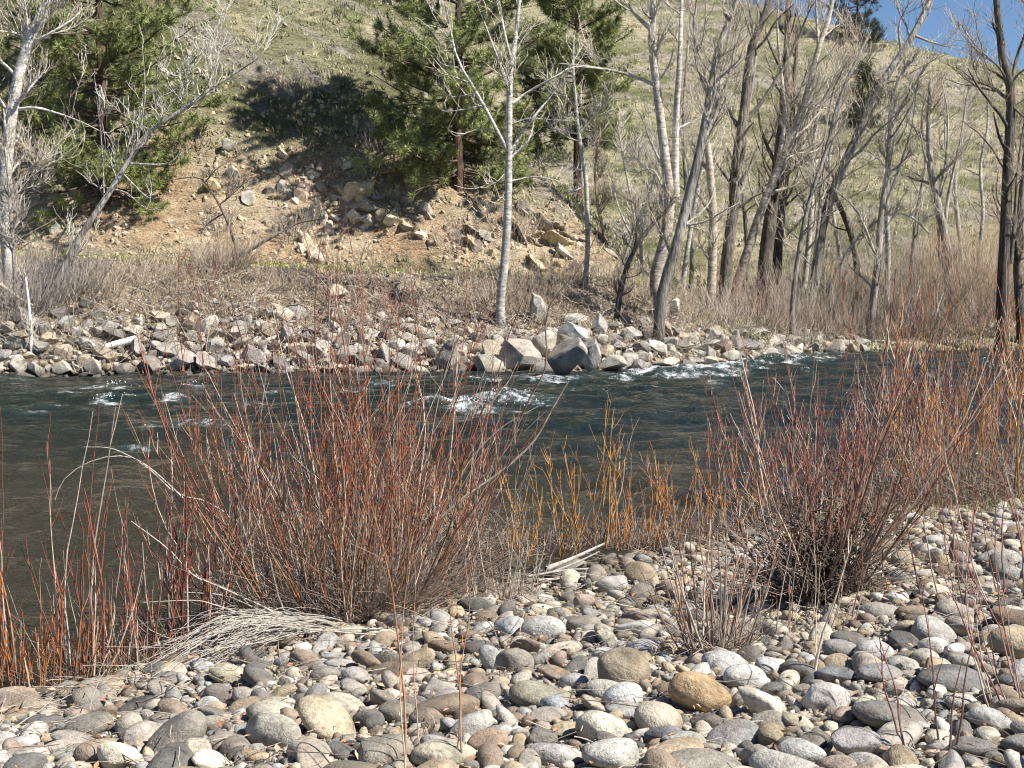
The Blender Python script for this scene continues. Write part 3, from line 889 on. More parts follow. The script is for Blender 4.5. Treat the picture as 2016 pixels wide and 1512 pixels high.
tag(new_obj("scree", build_mesh("scree", mass, smooth=False), M_BOUS), "pale stone chips strewn over the cut slope and hillside", "scree", kind="stuff")

# ---- rock outcrops on the slope: every slab a child
r = np.random.default_rng(31)
def outcrop(name, label, slabs, y0, y1):
    u0 = np.mean([s_[0] for s_ in slabs]); v0 = max(s_[1] for s_ in slabs)
    base = on_ground(u0, v0, y0, y1)
    root = thing(name, label, "rock outcrop", base)
    for (u, v, w, h, rot, c) in slabs:
        p = on_ground(u, v, y0, y1); d = p[1]
        a = w * d / FPX * .5; b = h * d / FPX * .5
        for q_ in range(4):
            k_ = 1.05 if q_ == 0 else r.uniform(.35, .6)
            ox, oz = (0, 0) if q_ == 0 else (r.normal(0, a * .8), r.normal(0, b * .7))
            px_ = p[0] + ox; py_ = p[1] + oz * .9
            pz_ = float(ground(np.array([px_]), np.array([py_]))[0])
            o = new_obj("rock_slab", BOU[int(r.integers(0, 40))], parent=root)
            set_stone(o, (px_ - base[0], py_ - base[1] + .05, pz_ - base[2]), (a * k_, (a * .8 + .1) * k_, b * k_), (r.normal(-.5, .15), math.radians(rot) + r.normal(0, .15), r.normal(0, .35)), lit_tint(c, r, .12))
pk, tn_, gr_, cr_ = (.60, .47, .36), (.52, .42, .28), (.38, .35, .30), (.62, .54, .40)
outcrop("rock_outcrop", "pinkish pale outcrop of upright slabs behind the red willow", [
    (570, 350, 34, 62, -28, pk), (595, 385, 40, 70, -25, pk), (560, 375, 30, 50, -22, gr_), (610, 430, 22, 80, -8, pk), (628, 420, 20, 70, -10, cr_), (648, 455, 18, 60, -14, pk), (636, 440, 16, 70, -12, pk),
    (600, 480, 26, 60, -22, cr_), (616, 500, 34, 56, -30, pk), (630, 520, 30, 40, -30, gr_), (612, 345, 34, 36, -35, gr_), (634, 372, 30, 30, -40, (.26, .23, .20)), (655, 390, 26, 24, -30, gr_)], 52, 75)
outcrop("rock_outcrop", "overhanging tan ledge with dark hollow beneath, below the grey bush", [
    (708, 385, 74, 50, 24, tn_), (722, 412, 60, 28, 24, gr_), (700, 432, 40, 36, 40, cr_), (728, 440, 36, 24, 30, cr_), (752, 425, 30, 30, 36, tn_), (772, 440, 36, 22, 36, cr_), (800, 448, 36, 22, 38, tn_), (830, 465, 40, 20, 36, cr_), (850, 480, 32, 20, 40, tn_)], 52, 75)
outcrop("rock_outcrop", "dark jagged ledge left of the white-barked tree", [
    (905, 470, 34, 30, 34, gr_), (925, 478, 36, 28, 34, tn_), (945, 490, 34, 28, 36, gr_), (968, 500, 36, 24, 40, tn_), (925, 455, 40, 22, 38, (.26, .23, .2)), (955, 465, 36, 20, 38, gr_), (800, 400, 50, 26, 36, (.26, .24, .22)), (840, 415, 40, 24, 36, gr_)], 52, 75)
outcrop("rock_outcrop", "long tilted rock rib running down between the white tree and slender birch", [
    (1040, 420, 60, 16, 42, gr_), (1070, 450, 60, 18, 42, (.3, .26, .22)), (1090, 480, 56, 16, 44, tn_), (1110, 500, 50, 18, 44, gr_), (1130, 530, 40, 20, 40, cr_), (1145, 560, 36, 22, 40, cr_), (1165, 575, 30, 18, 40, tn_), (1030, 470, 60, 14, 42, (.3, .25, .2)),
    (1180, 470, 50, 14, 42, (.3, .26, .22)), (1200, 500, 50, 16, 40, gr_), (1060, 520, 60, 14, 42, tn_), (1000, 440, 60, 16, 42, (.28, .24, .2))], 52, 80)
for (u, v, w, h, c, lab) in [(455, 292, 36, 24, gr_, "grey rock on the slope above the orange cut"), (455, 343, 30, 30, (.50, .46, .40), "pale rock beside the grassy slope, above the dead tree"), (523, 338, 26, 16, (.56, .52, .46), "small white rock right of the pale one on the slope"),
                             (420, 370, 40, 26, (.58, .47, .26), "yellowish boulder in the orange cut"), (490, 390, 30, 34, (.45, .42, .36), "grey upright rock left of the pinkish outcrop"), (532, 378, 26, 20, (.24, .22, .2), "dark rock hollowed under grass left of the outcrop"),
                             (336, 440, 14, 14, (.58, .5, .38), "small pale stone in the bare orange soil"), (105, 455, 28, 44, (.36, .34, .31), "grey rock under the big left pine"), (690, 326, 32, 20, (.56, .5, .38), "pale rock at the tree shadow's lower end"), (230, 452, 22, 16, (.56, .46, .33), "tan stone right of the grey rock under the pine"),
                             (95, 415, 30, 20, (.3, .27, .25), "dark rock in the pine's shade"), (765, 6, 24, 12, (.3, .28, .26), "dark rock at the top of the hillside"), (1720, 100, 60, 26, (.36, .31, .27), "brown crag below the ridge pine")]:
    p = on_ground(u, v, 52, 125); d = p[1]
    o = tag(new_obj("hillside_rock", BOU[int(r.integers(0, 40))]), lab, "rock")
    set_stone(o, (p[0], p[1], p[2]), (w * d / FPX * .58, w * d / FPX * .5, h * d / FPX * .58), (r.normal(-.3, .2), r.normal(0, .3), r.normal(0, .5)), lit_tint(c, r, .05))

# ------------------------------------------------------------------ vegetation
def tree(name, label, trunk, depth, w0, w1, style, limbs=(), nb=22, nt=260, seed=0, group=None, hgt_lo=.25, bl=1.0, blist=None, cat="tree", twl=1.0, up=.35, lean=0):
    """trunk/limbs: photo polylines; depth: metres; w0,w1: trunk width in photo px at base and top"""
    r = np.random.default_rng(900 + seed)
    px = depth / FPX * .74
    nt = int(nt * 1.15)
    pale, dark = style[0], style[1]
    P0 = [at_depth(u, v, depth + lean * k) for k, (u, v) in enumerate(trunk)]
    gz = float(ground(np.array([P0[0][0]]), np.array([depth]))[0])
    if P0[0][2] > gz: P0 = [np.array([P0[0][0] - (P0[1][0] - P0[0][0]) * .05, depth, gz - .25])] + P0
    else: P0[0] = P0[0] + 0
    base = (P0[0][0], depth, gz)
    root = thing(name, label, cat, base, group)
    K = 22
    T = catmull(P0, K); T += r.normal(0, .02 * w0 * px, T.shape) * np.linspace(0, 1, K)[:, None]
    tt = np.linspace(0, 1, K)
    R = (w0 * (1 - tt) ** .9 + w1 * tt ** .8) * px * .5 + .002
    R[0] *= 1.35; R[1] *= 1.12
    mixn = np.clip(tt * style[2] + style[3] + r.normal(0, .12, K), 0, 1)
    C = lerpc(dark, pale, mixn)
    parts_t = [tubes(T[None], R[None], C[None], 9)]
    part("trunk", parts_t, style[4], root)
    lp = []
    segs = [T[int(K * hgt_lo):]]
    LP = []; LR = []
    for L in limbs:
        w = L[0]; pts = [at_depth(u, v, depth + .25 * k * r.uniform(-1, 1)) for k, (u, v) in enumerate(L[1:])]
        q = catmull(pts, 10)
        rr = np.linspace(w, max(w * .22, 1.2), 10) * px * .5
        LP.append(q); LR.append(rr)
        c = lerpc(dark, pale, np.clip(style[3] + style[2] * .8 + r.normal(0, .1, 10), 0, 1))
        part("limb", [tubes(q[None], rr[None], c[None], 6)], style[4], root)
    # grown branches
    src = np.array([catmull(T[int(K * hgt_lo):], 10)] + LP)
    srcR = np.array([np.interp(np.linspace(hgt_lo, 1, 10), tt, R)] + LR)
    wts = np.concatenate([[0] * max(3, len(LP) // 2), np.arange(1, len(src))]) if LP else np.zeros(1)
    sel = np.array(r.choice(wts, nb)).astype(int)
    st, dr_, pi, tb = spawn(src[sel], nb, .05, .97, .85, r)
    sel = sel[pi]
    dr_[:, 1] *= .7; dr_[:, 2] = np.abs(dr_[:, 2]) * .8 + .1
    Hh = np.linalg.norm(T[-1] - T[0])
    ln = Hh * r.uniform(.08, .24, nb) * (1.15 - .6 * tb) * bl
    B = grow(st, dr_, ln, 9, up, .16, r)
    br = np.array([np.interp(t_, np.linspace(0, 1, 10), srcR[s_]) for t_, s_ in zip(tb, sel)]) * r.uniform(.25, .5, nb)
    br = np.clip(br, .012, .09)
    BR = br[:, None] * np.linspace(1, .25, 9)[None] + .003
    BC = lerpc(dark, pale, np.clip(style[3] + style[2] * .7 + r.normal(0, .18, (nb, 1)) + np.zeros((nb, 9)), 0, 1))
    lp.append(tubes(B, BR, BC, 5))
    part("branches", lp, style[4], root, kind="stuff")
    # twigs
    allP = np.concatenate([B] + ([np.array([catmull(q, 9) for q in LP])] if LP else []) + [catmull(T[int(K * .45):], 9)[None]])
    st, dr_, pi, tb = spawn(allP, nt, .15, 1.0, .75, r)
    dr_[:, 2] += .15
    T1 = grow(st, dr_, r.uniform(.3, 1.1, nt) * (Hh / 12) ** .5 * twl, 4, .5, .25, r)
    t1r = r.uniform(.009, .016, (nt, 1)) * np.linspace(1, .5, 4)[None]
    tw = np.asarray(style[5])
    tc = np.clip(tw[None, None] * r.uniform(.65, 1.35, (nt, 1, 1)) + np.zeros((nt, 4, 1)), 0, .9)
    n2 = int(nt * 1.9)
    st, dr_, pi, tb = spawn(T1, n2, .2, 1.0, .7, r)
    T2 = grow(st, dr_, r.uniform(.15, .55, n2) * twl, 3, .3, .2, r)
    t2r = r.uniform(.006, .010, (n2, 1)) * np.linspace(1, .6, 3)[None]
    tc2 = np.clip(tw[None, None] * r.uniform(.6, 1.3, (n2, 1, 1)) + np.zeros((n2, 3, 1)), 0, .9)
    part("twigs", [tubes(T1, t1r, tc, 3), tubes(T2, t2r, tc2, 3)], M_TWIG, root, kind="stuff")
    return root

WHT = ((.54, .52, .47), (.24, .21, .18), .9, .45, M_BARKW, (.52, .47, .38))
COT = ((.46, .425, .37), (.13, .115, .10), .8, .10, M_BARKD, (.40, .34, .27))
DRK = ((.26, .22, .18), (.06, .052, .045), .6, .0, M_BARKD, (.33, .27, .21))
GRY = ((.44, .40, .35), (.15, .13, .11), .9, .12, M_BARKD, (.42, .38, .32))
def c2(pts, ox=672, oy=0, k=3.0): return [(ox + a / k, oy + b / k) for a, b in pts]

tree("white_barked_tree", "tall slender white-barked bare tree on the far bank", [(988, 655), (985, 600), (995, 500), (1000, 400), (1002, 300), (1003, 180), (1007, 122), (1015, 72), (1024, -20), (1030, -120)], 46.4, 26, 5, WHT,
     [(11, *c2([(985, 900), (840, 620), (690, 360), (640, 150), (610, 20)])), (10, *c2([(1000, 900), (1080, 760), (1130, 700), (1240, 560), (1330, 430), (1430, 260)])), (9, *c2([(995, 530), (920, 340), (870, 200), (800, 20)])),
      (9, *c2([(1005, 370), (965, 200), (930, 0), (920, -120)])), (8, *c2([(1010, 610), (1100, 545), (1270, 450), (1370, 395), (1560, 410)])), (4, *c2([(830, 625), (700, 650), (600, 655), (560, 600)])), (4, *c2([(905, 765), (780, 770), (680, 805), (620, 750)])),
      (4, *c2([(970, 1020), (910, 1080), (830, 1100)])), (5, *c2([(1000, 1070), (1130, 1045), (1240, 1060), (1340, 1090)])), (4, *c2([(975, 1140), (900, 1200), (800, 1250)])), (5, *c2([(1000, 740), (1100, 700), (1200, 705), (1390, 715)])), (4, *c2([(760, 490), (650, 450), (570, 440)])), (4, *c2([(775, 555), (650, 570), (570, 520)])), (4, *c2([(690, 400), (600, 380), (545, 320)]))],
     nb=16, nt=150, seed=1, hgt_lo=.35, bl=.6)
tree("slender_birch_tree", "thin pale bare tree in front of the dark pine, right of the white tree", c2([(1440, 1650), (1455, 1450), (1445, 1080), (1420, 900), (1400, 760), (1385, 600), (1370, 400), (1372, 250)]), 50.5, 15, 4, WHT,
     [(6, *c2([(1400, 790), (1300, 770), (1180, 740)])), (5, *c2([(1410, 780), (1490, 690), (1560, 610)])), (5, *c2([(1430, 1010), (1330, 980), (1230, 985)])), (5, *c2([(1440, 1100), (1330, 1140), (1200, 1130)])), (4, *c2([(1385, 610), (1300, 560), (1250, 430)])), (5, *c2([(1425, 900), (1490, 830), (1510, 780)]))], nb=16, nt=170, seed=2, bl=.7)
tree("double_trunk_cottonwood", "double-trunked bare tree with white-scaled left stem above dark bark", [(1298, 600), (1290, 545), (1310, 470), (1318, 390), (1308, 300), (1296, 200), (1284, 100), (1284, 0), (1280, -120)], 49.0, 36, 12, ((.60, .56, .50), (.27, .20, .145), 1.0, .12, M_BARKW, (.48, .43, .35)),
     [(14, (1284, 60), (1262, 40), (1235, 10), (1215, -30)), (11, (1290, 168), (1260, 155), (1210, 140), (1150, 130), (1100, 125)), (22, (1330, 390), (1330, 250), (1338, 120), (1342, 0), (1345, -90)), (7, (1305, 370), (1285, 335), (1250, 340)), (6, (1290, 170), (1320, 120), (1330, 60))], nb=26, nt=330, seed=3)
tree("leaning_cottonwood", "grey-barked bare tree leaning right from the far boulders", [(1298, 640), (1305, 570), (1330, 490), (1352, 400), (1372, 320), (1390, 230), (1400, 160), (1420, 80), (1450, 0), (1475, -90)], 47.2, 32, 10, COT,
     [(12, (1385, 260), (1420, 190), (1440, 130), (1450, 60)), (9, (1395, 190), (1376, 140), (1366, 60), (1372, -10)), (8, (1372, 320), (1395, 270), (1430, 190))], nb=26, nt=330, seed=4)
tree("pale_snag_tree", "straight pale trunk between the leaning tree and dark trunk", [(1398, 605), (1402, 520), (1404, 430), (1398, 340), (1392, 285), (1386, 230)], 55.0, 26, 14, ((.55, .47, .38), (.40, .32, .25), .8, .3, M_BARKW, (.45, .40, .33)), [], nb=16, nt=200, seed=5, bl=.8)
tree("dark_cottonwood", "dark straight bare tree with broken top beyond the leaning one", [(1425, 600), (1430, 520), (1445, 400), (1448, 330), (1465, 220), (1475, 120), (1490, 60), (1510, 20), (1525, -80)], 57.0, 34, 14, ((.40, .35, .29), (.10, .085, .07), .25, .12, M_BARKD, (.40, .35, .28)),
     [(13, (1458, 250), (1500, 200), (1550, 120), (1590, 30), (1610, -40)), (8, (1450, 250), (1432, 210), (1424, 180)), (9, (1490, 110), (1478, 40), (1475, -20))], nb=28, nt=360, seed=6)
tree("slanted_cottonwood", "sunlit trunk slanting right out of the thicket", [(1438, 600), (1470, 500), (1500, 410), (1530, 335), (1560, 270), (1590, 180), (1610, 100), (1635, 20), (1650, -80)], 59.0, 28, 9, ((.60, .53, .44), (.22, .18, .14), .8, .35, M_BARKW, (.42, .37, .30)),
     [(14, (1530, 330), (1545, 240), (1540, 160), (1530, 60), (1535, -40)), (10, (1612, 100), (1608, 40), (1605, -30)), (8, (1560, 270), (1580, 215), (1600, 205), (1640, 220))], nb=28, nt=360, seed=7)
tree("thick_dark_cottonwood", "thick dark trunk standing upright in the thicket", [(1502, 585), (1508, 500), (1520, 400), (1530, 330), (1540, 250), (1545, 150), (1550, 60), (1556, -60)], 61.0, 44, 10, DRK, [(16, (1525, 390), (1560, 300), (1590, 200)), (12, (1530, 330), (1500, 260), (1490, 190))], nb=26, nt=360, seed=8)
tree("brown_cottonwood", "brown trunk just right of the thick dark one", [(1528, 570), (1532, 480), (1540, 400), (1548, 330), (1556, 280), (1562, 180), (1570, 60)], 64.0, 30, 8, DRK, [], nb=22, nt=280, seed=9)
tree("far_leaning_cottonwood", "long bare tree leaning far right across the blue sky", [(1590, 620), (1606, 540), (1620, 440), (1650, 350), (1695, 250), (1735, 165), (1775, 105), (1802, 60), (1830, 0), (1850, -60)], 62.0, 30, 10, COT,
     [(12, (1620, 440), (1640, 380), (1690, 280), (1720, 220)), (12, (1600, 560), (1615, 400), (1620, 300), (1640, 180), (1675, 110)), (9, (1775, 105), (1770, 50), (1790, 5)), (8, (1800, 70), (1840, 85), (1880, 95))], nb=30, nt=420, seed=10)
tree("shoreline_cottonwood", "half-shaded trunk rooted at the far waterline right of the rapids", [(1712, 660), (1718, 600), (1728, 520), (1735, 420), (1748, 330), (1752, 240), (1760, 180), (1790, 120)], 61.5, 24, 6, GRY,
     [(9, (1750, 260), (1780, 200), (1810, 150)), (8, (1735, 430), (1770, 330), (1795, 250), (1805, 170)), (8, (1730, 520), (1690, 420), (1640, 370), (1570, 305))], nb=24, nt=340, seed=11)
tree("twin_stem_cottonwood", "twin-stemmed grey tree in the thicket near the right", [(1862, 620), (1866, 540), (1858, 460), (1845, 400), (1832, 330), (1828, 240), (1832, 160)], 66.0, 34, 9, COT,
     [(12, (1858, 460), (1868, 380), (1890, 280), (1905, 180)), (10, (1845, 400), (1862, 320), (1866, 230), (1855, 165))], nb=26, nt=360, seed=12)
tree("tall_dark_cottonwood", "tall dark trunk rising into the sky near the right edge", [(1972, 630), (1975, 540), (1980, 430), (1985, 310), (1990, 180), (1975, 120), (1968, 60), (1962, 0), (1960, -70)], 60.0, 34, 12, DRK,
     [(12, (1990, 180), (2000, 120), (2020, 60), (2040, 0)), (10, (1984, 195), (1950, 170), (1920, 160), (1895, 140)), (8, (1985, 165), (1965, 130), (1930, 105), (1900, 80)), (12, (1990, 520), (1998, 420), (2005, 320), (2020, 210)), (9, (1984, 200), (2010, 225), (2040, 250))], nb=30, nt=420, seed=13)
tree("edge_cottonwood", "dark trunk half cut by the right edge of the picture", [(2010, 640), (2004, 560), (2002, 480), (2012, 380), (2022, 260), (2030, 100)], 62.0, 26, 9, DRK, [], nb=20, nt=260, seed=14)
tree("left_white_cottonwood", "large white-barked tree leaning in at the left edge", [(22, 590), (18, 520), (10, 420), (12, 320), (22, 240), (36, 150), (60, 75), (95, 0), (125, -80)], 46.5, 36, 20, ((.66, .63, .58), (.36, .32, .28), .8, .5, M_BARKW, (.50, .44, .35)),
     [(9, (38, 215), (70, 212), (110, 222), (160, 240), (220, 270)), (9, (60, 85), (90, 70), (140, 40), (165, 15)), (10, (95, 0), (120, -5), (150, -20)), (8, (52, 80), (30, 65), (-10, 60)), (8, (10, 400), (60, 330), (105, 300)), (8, (14, 520), (20, 400), (8, 300), (-12, 220))], nb=34, nt=480, seed=15)
tree("broken_leaning_tree", "thin grey tree leaning right across the big pine", [(88, 615), (105, 570), (135, 510), (165, 455), (205, 395), (248, 325), (272, 285), (300, 255), (345, 225), (385, 200), (415, 175), (470, 140)], 45.6, 20, 5, ((.52, .48, .43), (.15, .13, .115), .5, .25, M_BARKD, (.58, .55, .47)),
     [(7, (268, 290), (278, 240), (286, 180), (280, 90)), (6, (420, 180), (428, 120), (438, 20)), (6, (470, 140), (520, 100), (540, 25)), (6, (335, 228), (310, 205), (310, 130), (325, 90)), (6, (300, 258), (255, 235), (205, 195)), (7, (250, 322), (330, 322), (360, 290)), (6, (365, 212), (330, 160), (328, 115)), (5, (205, 380), (200, 280), (190, 190)), (5, (210, 370), (250, 380), (290, 410), (300, 350)), (5, (370, 205), (368, 170), (375, 110)), (5, (240, 340), (295, 390), (292, 330))],
     nb=30, nt=220, seed=16, hgt_lo=.1, bl=.7)
tree("riverside_sapling", "thin white standing trunk at the left far waterline", [(63, 738), (62, 690), (58, 620), (52, 560), (46, 530)], 43.0, 11, 4, ((.72, .70, .65), (.6, .57, .52), .8, .5, M_BARKW, (.52, .48, .40)), [], nb=5, nt=24, seed=17, bl=.5)
tree("grey_sapling", "upright grey sapling in front of the left white tree", [(30, 600), (28, 520), (22, 440), (16, 350), (10, 290)], 45.8, 12, 5, GRY, [], nb=14, nt=160, seed=18)
tree("forked_dead_tree", "forked dead tree on the brushy mound with white left and dark right limb", [(452, 548), (462, 525), (470, 510)], 50.5, 16, 12, DRK,
     [(9, (470, 510), (455, 455), (435, 410), (405, 360), (375, 348), (320, 360)), (11, (470, 512), (500, 488), (545, 462), (585, 440), (640, 430)), (5, (430, 405), (460, 380), (480, 360)), (5, (440, 420), (410, 440), (395, 460)), (5, (405, 358), (430, 330), (490, 295))], nb=24, nt=220, seed=19, hgt_lo=.5, bl=3.5)
tree("path_sapling", "pair of thin curved saplings left of the double trunk", [(1212, 600), (1225, 520), (1248, 450), (1240, 380), (1225, 300), (1215, 240)], 52, 10, 3, WHT, [(6, (1245, 470), (1215, 400), (1205, 330))], nb=14, nt=130, seed=20, bl=.7)
tree("arching_grey_tree", "crooked grey tree arching right over the bank boulders", [(1215, 620), (1222, 570), (1240, 510), (1270, 460), (1300, 425), (1330, 395)], 48.2, 18, 5, DRK, [(8, (1225, 560), (1250, 480), (1252, 400))], nb=18, nt=200, seed=21)
tree("thicket_tree", "slim grey tree with forked pale top in the right thicket", [(1745, 620), (1748, 500), (1745, 380), (1752, 280), (1760, 215), (1775, 180), (1800, 150)], 68, 15, 4, WHT, [(8, (1755, 240), (1752, 180), (1757, 140))], nb=20, nt=220, seed=22)
tree("thicket_tree", "crooked dark-limbed tree low in the thicket behind the shoreline trunk", [(1690, 560), (1680, 480), (1655, 410), (1630, 370), (1600, 330), (1560, 300)], 69, 20, 6, DRK, [], nb=20, nt=220, seed=23)
tree("thicket_tree", "slim pale tree beyond the twin-stemmed one", [(1895, 600), (1890, 480), (1880, 360), (1895, 260), (1905, 190), (1915, 160)], 72, 14, 4, WHT, [(7, (1882, 380), (1862, 300), (1860, 200))], nb=20, nt=220, seed=24)
tree("thicket_tree", "slim bare tree between the slanted trunk and the leaning one", [(1580, 590), (1590, 500), (1598, 400), (1600, 300), (1612, 220), (1640, 160), (1660, 110)], 66, 18, 5, WHT, [(8, (1600, 320), (1590, 240), (1600, 150))], nb=22, nt=240, seed=25)


for k, (tr, dep, w, st_, lab) in enumerate([
    ([(1340, 600), (1352, 500), (1372, 380), (1395, 260), (1420, 150), (1436, 60), (1448, -40)], 56, 14, WHT, "slim pale tree crossing behind the leaning grey-barked one"),
    ([(1360, 590), (1362, 480), (1350, 360), (1345, 240), (1352, 120), (1362, 0)], 60, 13, COT, "slim grey tree straight behind the double trunk"),
    ([(1465, 595), (1470, 480), (1462, 360), (1470, 240), (1486, 130), (1492, 20)], 66, 13, COT, "slim grey-brown tree behind the dark broken-topped trunk"),
    ([(1560, 600), (1572, 500), (1592, 400), (1625, 300), (1650, 200), (1690, 110), (1715, 60)], 58, 15, COT, "slim tree leaning right toward the small hillside pine"),
    ([(1650, 610), (1655, 520), (1640, 420), (1632, 320), (1650, 230), (1655, 150)], 70, 12, WHT, "slim pale tree left of the small hillside pine"),
    ([(1790, 620), (1795, 520), (1805, 420), (1822, 320), (1815, 230), (1830, 170)], 70, 13, COT, "slim grey tree left of the twin-stemmed one"),
    ([(1930, 620), (1926, 520), (1935, 420), (1930, 330), (1945, 240), (1940, 160)], 72, 12, WHT, "slim pale tree left of the tall dark trunk"),
    ([(1180, 560), (1190, 480), (1176, 400), (1172, 330), (1180, 260)], 58, 9, ((.5, .36, .26), (.34, .22, .15), .8, .3, M_BARKW, (.40, .34, .27)), "thin orange-barked snag right of the slender pale tree"),
    ([(1275, 585), (1262, 500), (1268, 420), (1290, 340), (1300, 270)], 57, 10, WHT, "thin pale sapling left of the double trunk's foot"),
    ([(1610, 640), (1635, 560), (1680, 480), (1740, 425), (1790, 425), (1830, 460)], 62.5, 9, WHT, "pale sapling arching over to the right in the thicket"),
]):
    tree("slim_tree", lab, tr, dep, w, 4, st_, [], nb=18, nt=200, seed=60 + k, bl=.9)

# ---- pines
def pine(name, label, base, Ht, Rad, seed, lo=.10, ntuft=3600, shape=1.0, col=((.12, .155, .055), (.35, .38, .15)), nl=.26):
    r = np.random.default_rng(300 + seed)
    root = thing(name, label, "pine tree", base)
    base = np.array(base)
    K = 12
    T = base[None] + np.stack([np.cumsum(r.normal(0, .03, K)), np.cumsum(r.normal(0, .03, K)), np.linspace(-.3, Ht, K)], 1)
    R = np.linspace(Ht * .013 + .04, .02, K)
    part("trunk", [tubes(T[None], R[None], lerpc((.11, .07, .05), (.08, .065, .05), np.linspace(0, 1, K))[None], 9)], M_BARKD, root)
    nb = int(70 + Ht * 6)
    h = np.sort(lo + (.99 - lo) * r.random(nb) ** 1.25)
    prof = np.interp(h, [0, .12, .35, .6, .85, 1], [.85, 1.0, 1.0, .85, .5, .08]) ** shape
    L = Rad * prof * r.uniform(.6, 1.15, nb)
    st = np.stack([np.interp(h * Ht, T[:, 2] - base[2], T[:, i]) for i in range(3)], 1)
    az = r.uniform(0, 6.28, nb) + np.arange(nb) * 2.4
    el = np.interp(h, [0, .25, .5, 1], [-.45, -.1, .1, .75]) + r.normal(0, .12, nb)
    d = np.stack([np.cos(az) * np.cos(el), np.sin(az) * np.cos(el), np.sin(el)], 1)
    B = grow(st, d, L, 8, .22, .10, r)
    BR = np.clip(L * .016, .015, .08)[:, None] * np.linspace(1, .3, 8)[None]
    bc = np.array((.13, .10, .075))
    n1 = nb * 10
    wt = L / L.sum(); sel = r.choice(nb, n1, p=wt)
    s1, d1, _, t1 = spawn(B[sel], n1, .25, 1.0, .75, r); d1[:, 2] = d1[:, 2] * .5 + .12
    B1 = grow(s1, d1, r.uniform(.12, .30, n1) * Rad * .9, 4, .35, .12, r)
    part("branches", [tubes(B, BR, np.broadcast_to(bc, (nb, 8, 3)), 5), tubes(B1, np.full((n1, 4), .012), np.broadcast_to(bc * 1.1, (n1, 4, 3)), 3)], M_BARKD, root, kind="stuff")
    # needle tufts
    s2, d2, _, t2 = spawn(B1, ntuft - n1 if ntuft > n1 else 10, .35, 1.0, .35, r)
    tip = B1[:, -1]; td = unit(B1[:, -1] - B1[:, -2])
    Cc = np.concatenate([s2, tip]); Dd = unit(np.concatenate([d2, td]) + np.array([[0, 0, .35]]))
    n = len(Cc); m = 18
    q = unit(r.normal(0, 1, (n, m, 3)) + Dd[:, None, :] * .75)
    ln = nl * r.uniform(.65, 1.15, (n, m, 1)) * r.uniform(.8, 1.15, (n, 1, 1))
    side = unit(np.cross(q, r.normal(0, 1, (n, m, 3))))
    wd = nl * .036
    bse = Cc[:, None, :] + q * ln * .08
    V = np.stack([bse - side * wd, bse + side * wd, bse + q * ln + np.array([0, 0, -.02])], 2).reshape(-1, 3)
    F = np.arange(n * m * 3).reshape(-1, 3)
    tt = np.clip(r.normal(.5, .28, (n, 1)) + r.normal(0, .12, (n, m)), 0, 1)
    C = np.repeat(lerpc(col[0], col[1], tt).reshape(-1, 3), 3, 0)
    part("needles", [(V, [F], C)], M_NEED, root, smooth=False, kind="stuff")

def gpt(u, Y): 
    x = (u - W0 / 2) / FPX * Y
    return (x, Y, float(ground(np.array([x]), np.array([Y]))[0]))
pine("ponderosa_pine", "large dense green pine on the orange cut at the left", gpt(215, 56.4), 15.5, 4.1, 1, .03, 11500, .7, nl=.30)
pine("ponderosa_pine", "tall green pine casting a long shadow up the hillside", gpt(905, 57.6), 14.0, 3.8, 2, .03, 12000, .75, nl=.30)
pine("ponderosa_pine", "narrower green pine right of the tall one with bare dark lower trunk", gpt(1138, 63.0), 13.0, 2.5, 3, .22, 5000, .6, nl=.30)
pine("ridge_pine", "dark pine on the ridge against the blue sky", gpt(1680, 116.0), 8.0, 2.2, 4, .02, 1500, .6, ((.018, .035, .018), (.05, .08, .035)), .34)
pine("hillside_pine", "small dark green bushy pine on the far hillside", gpt(1690, 98.0), 3.9, 1.35, 5, .02, 800, .5, ((.02, .038, .014), (.07, .10, .03)), .30)
pine("young_pine", "young pine low behind the narrower pine", gpt(1060, 64), 6.0, 1.6, 6, .05, 1500, .8)

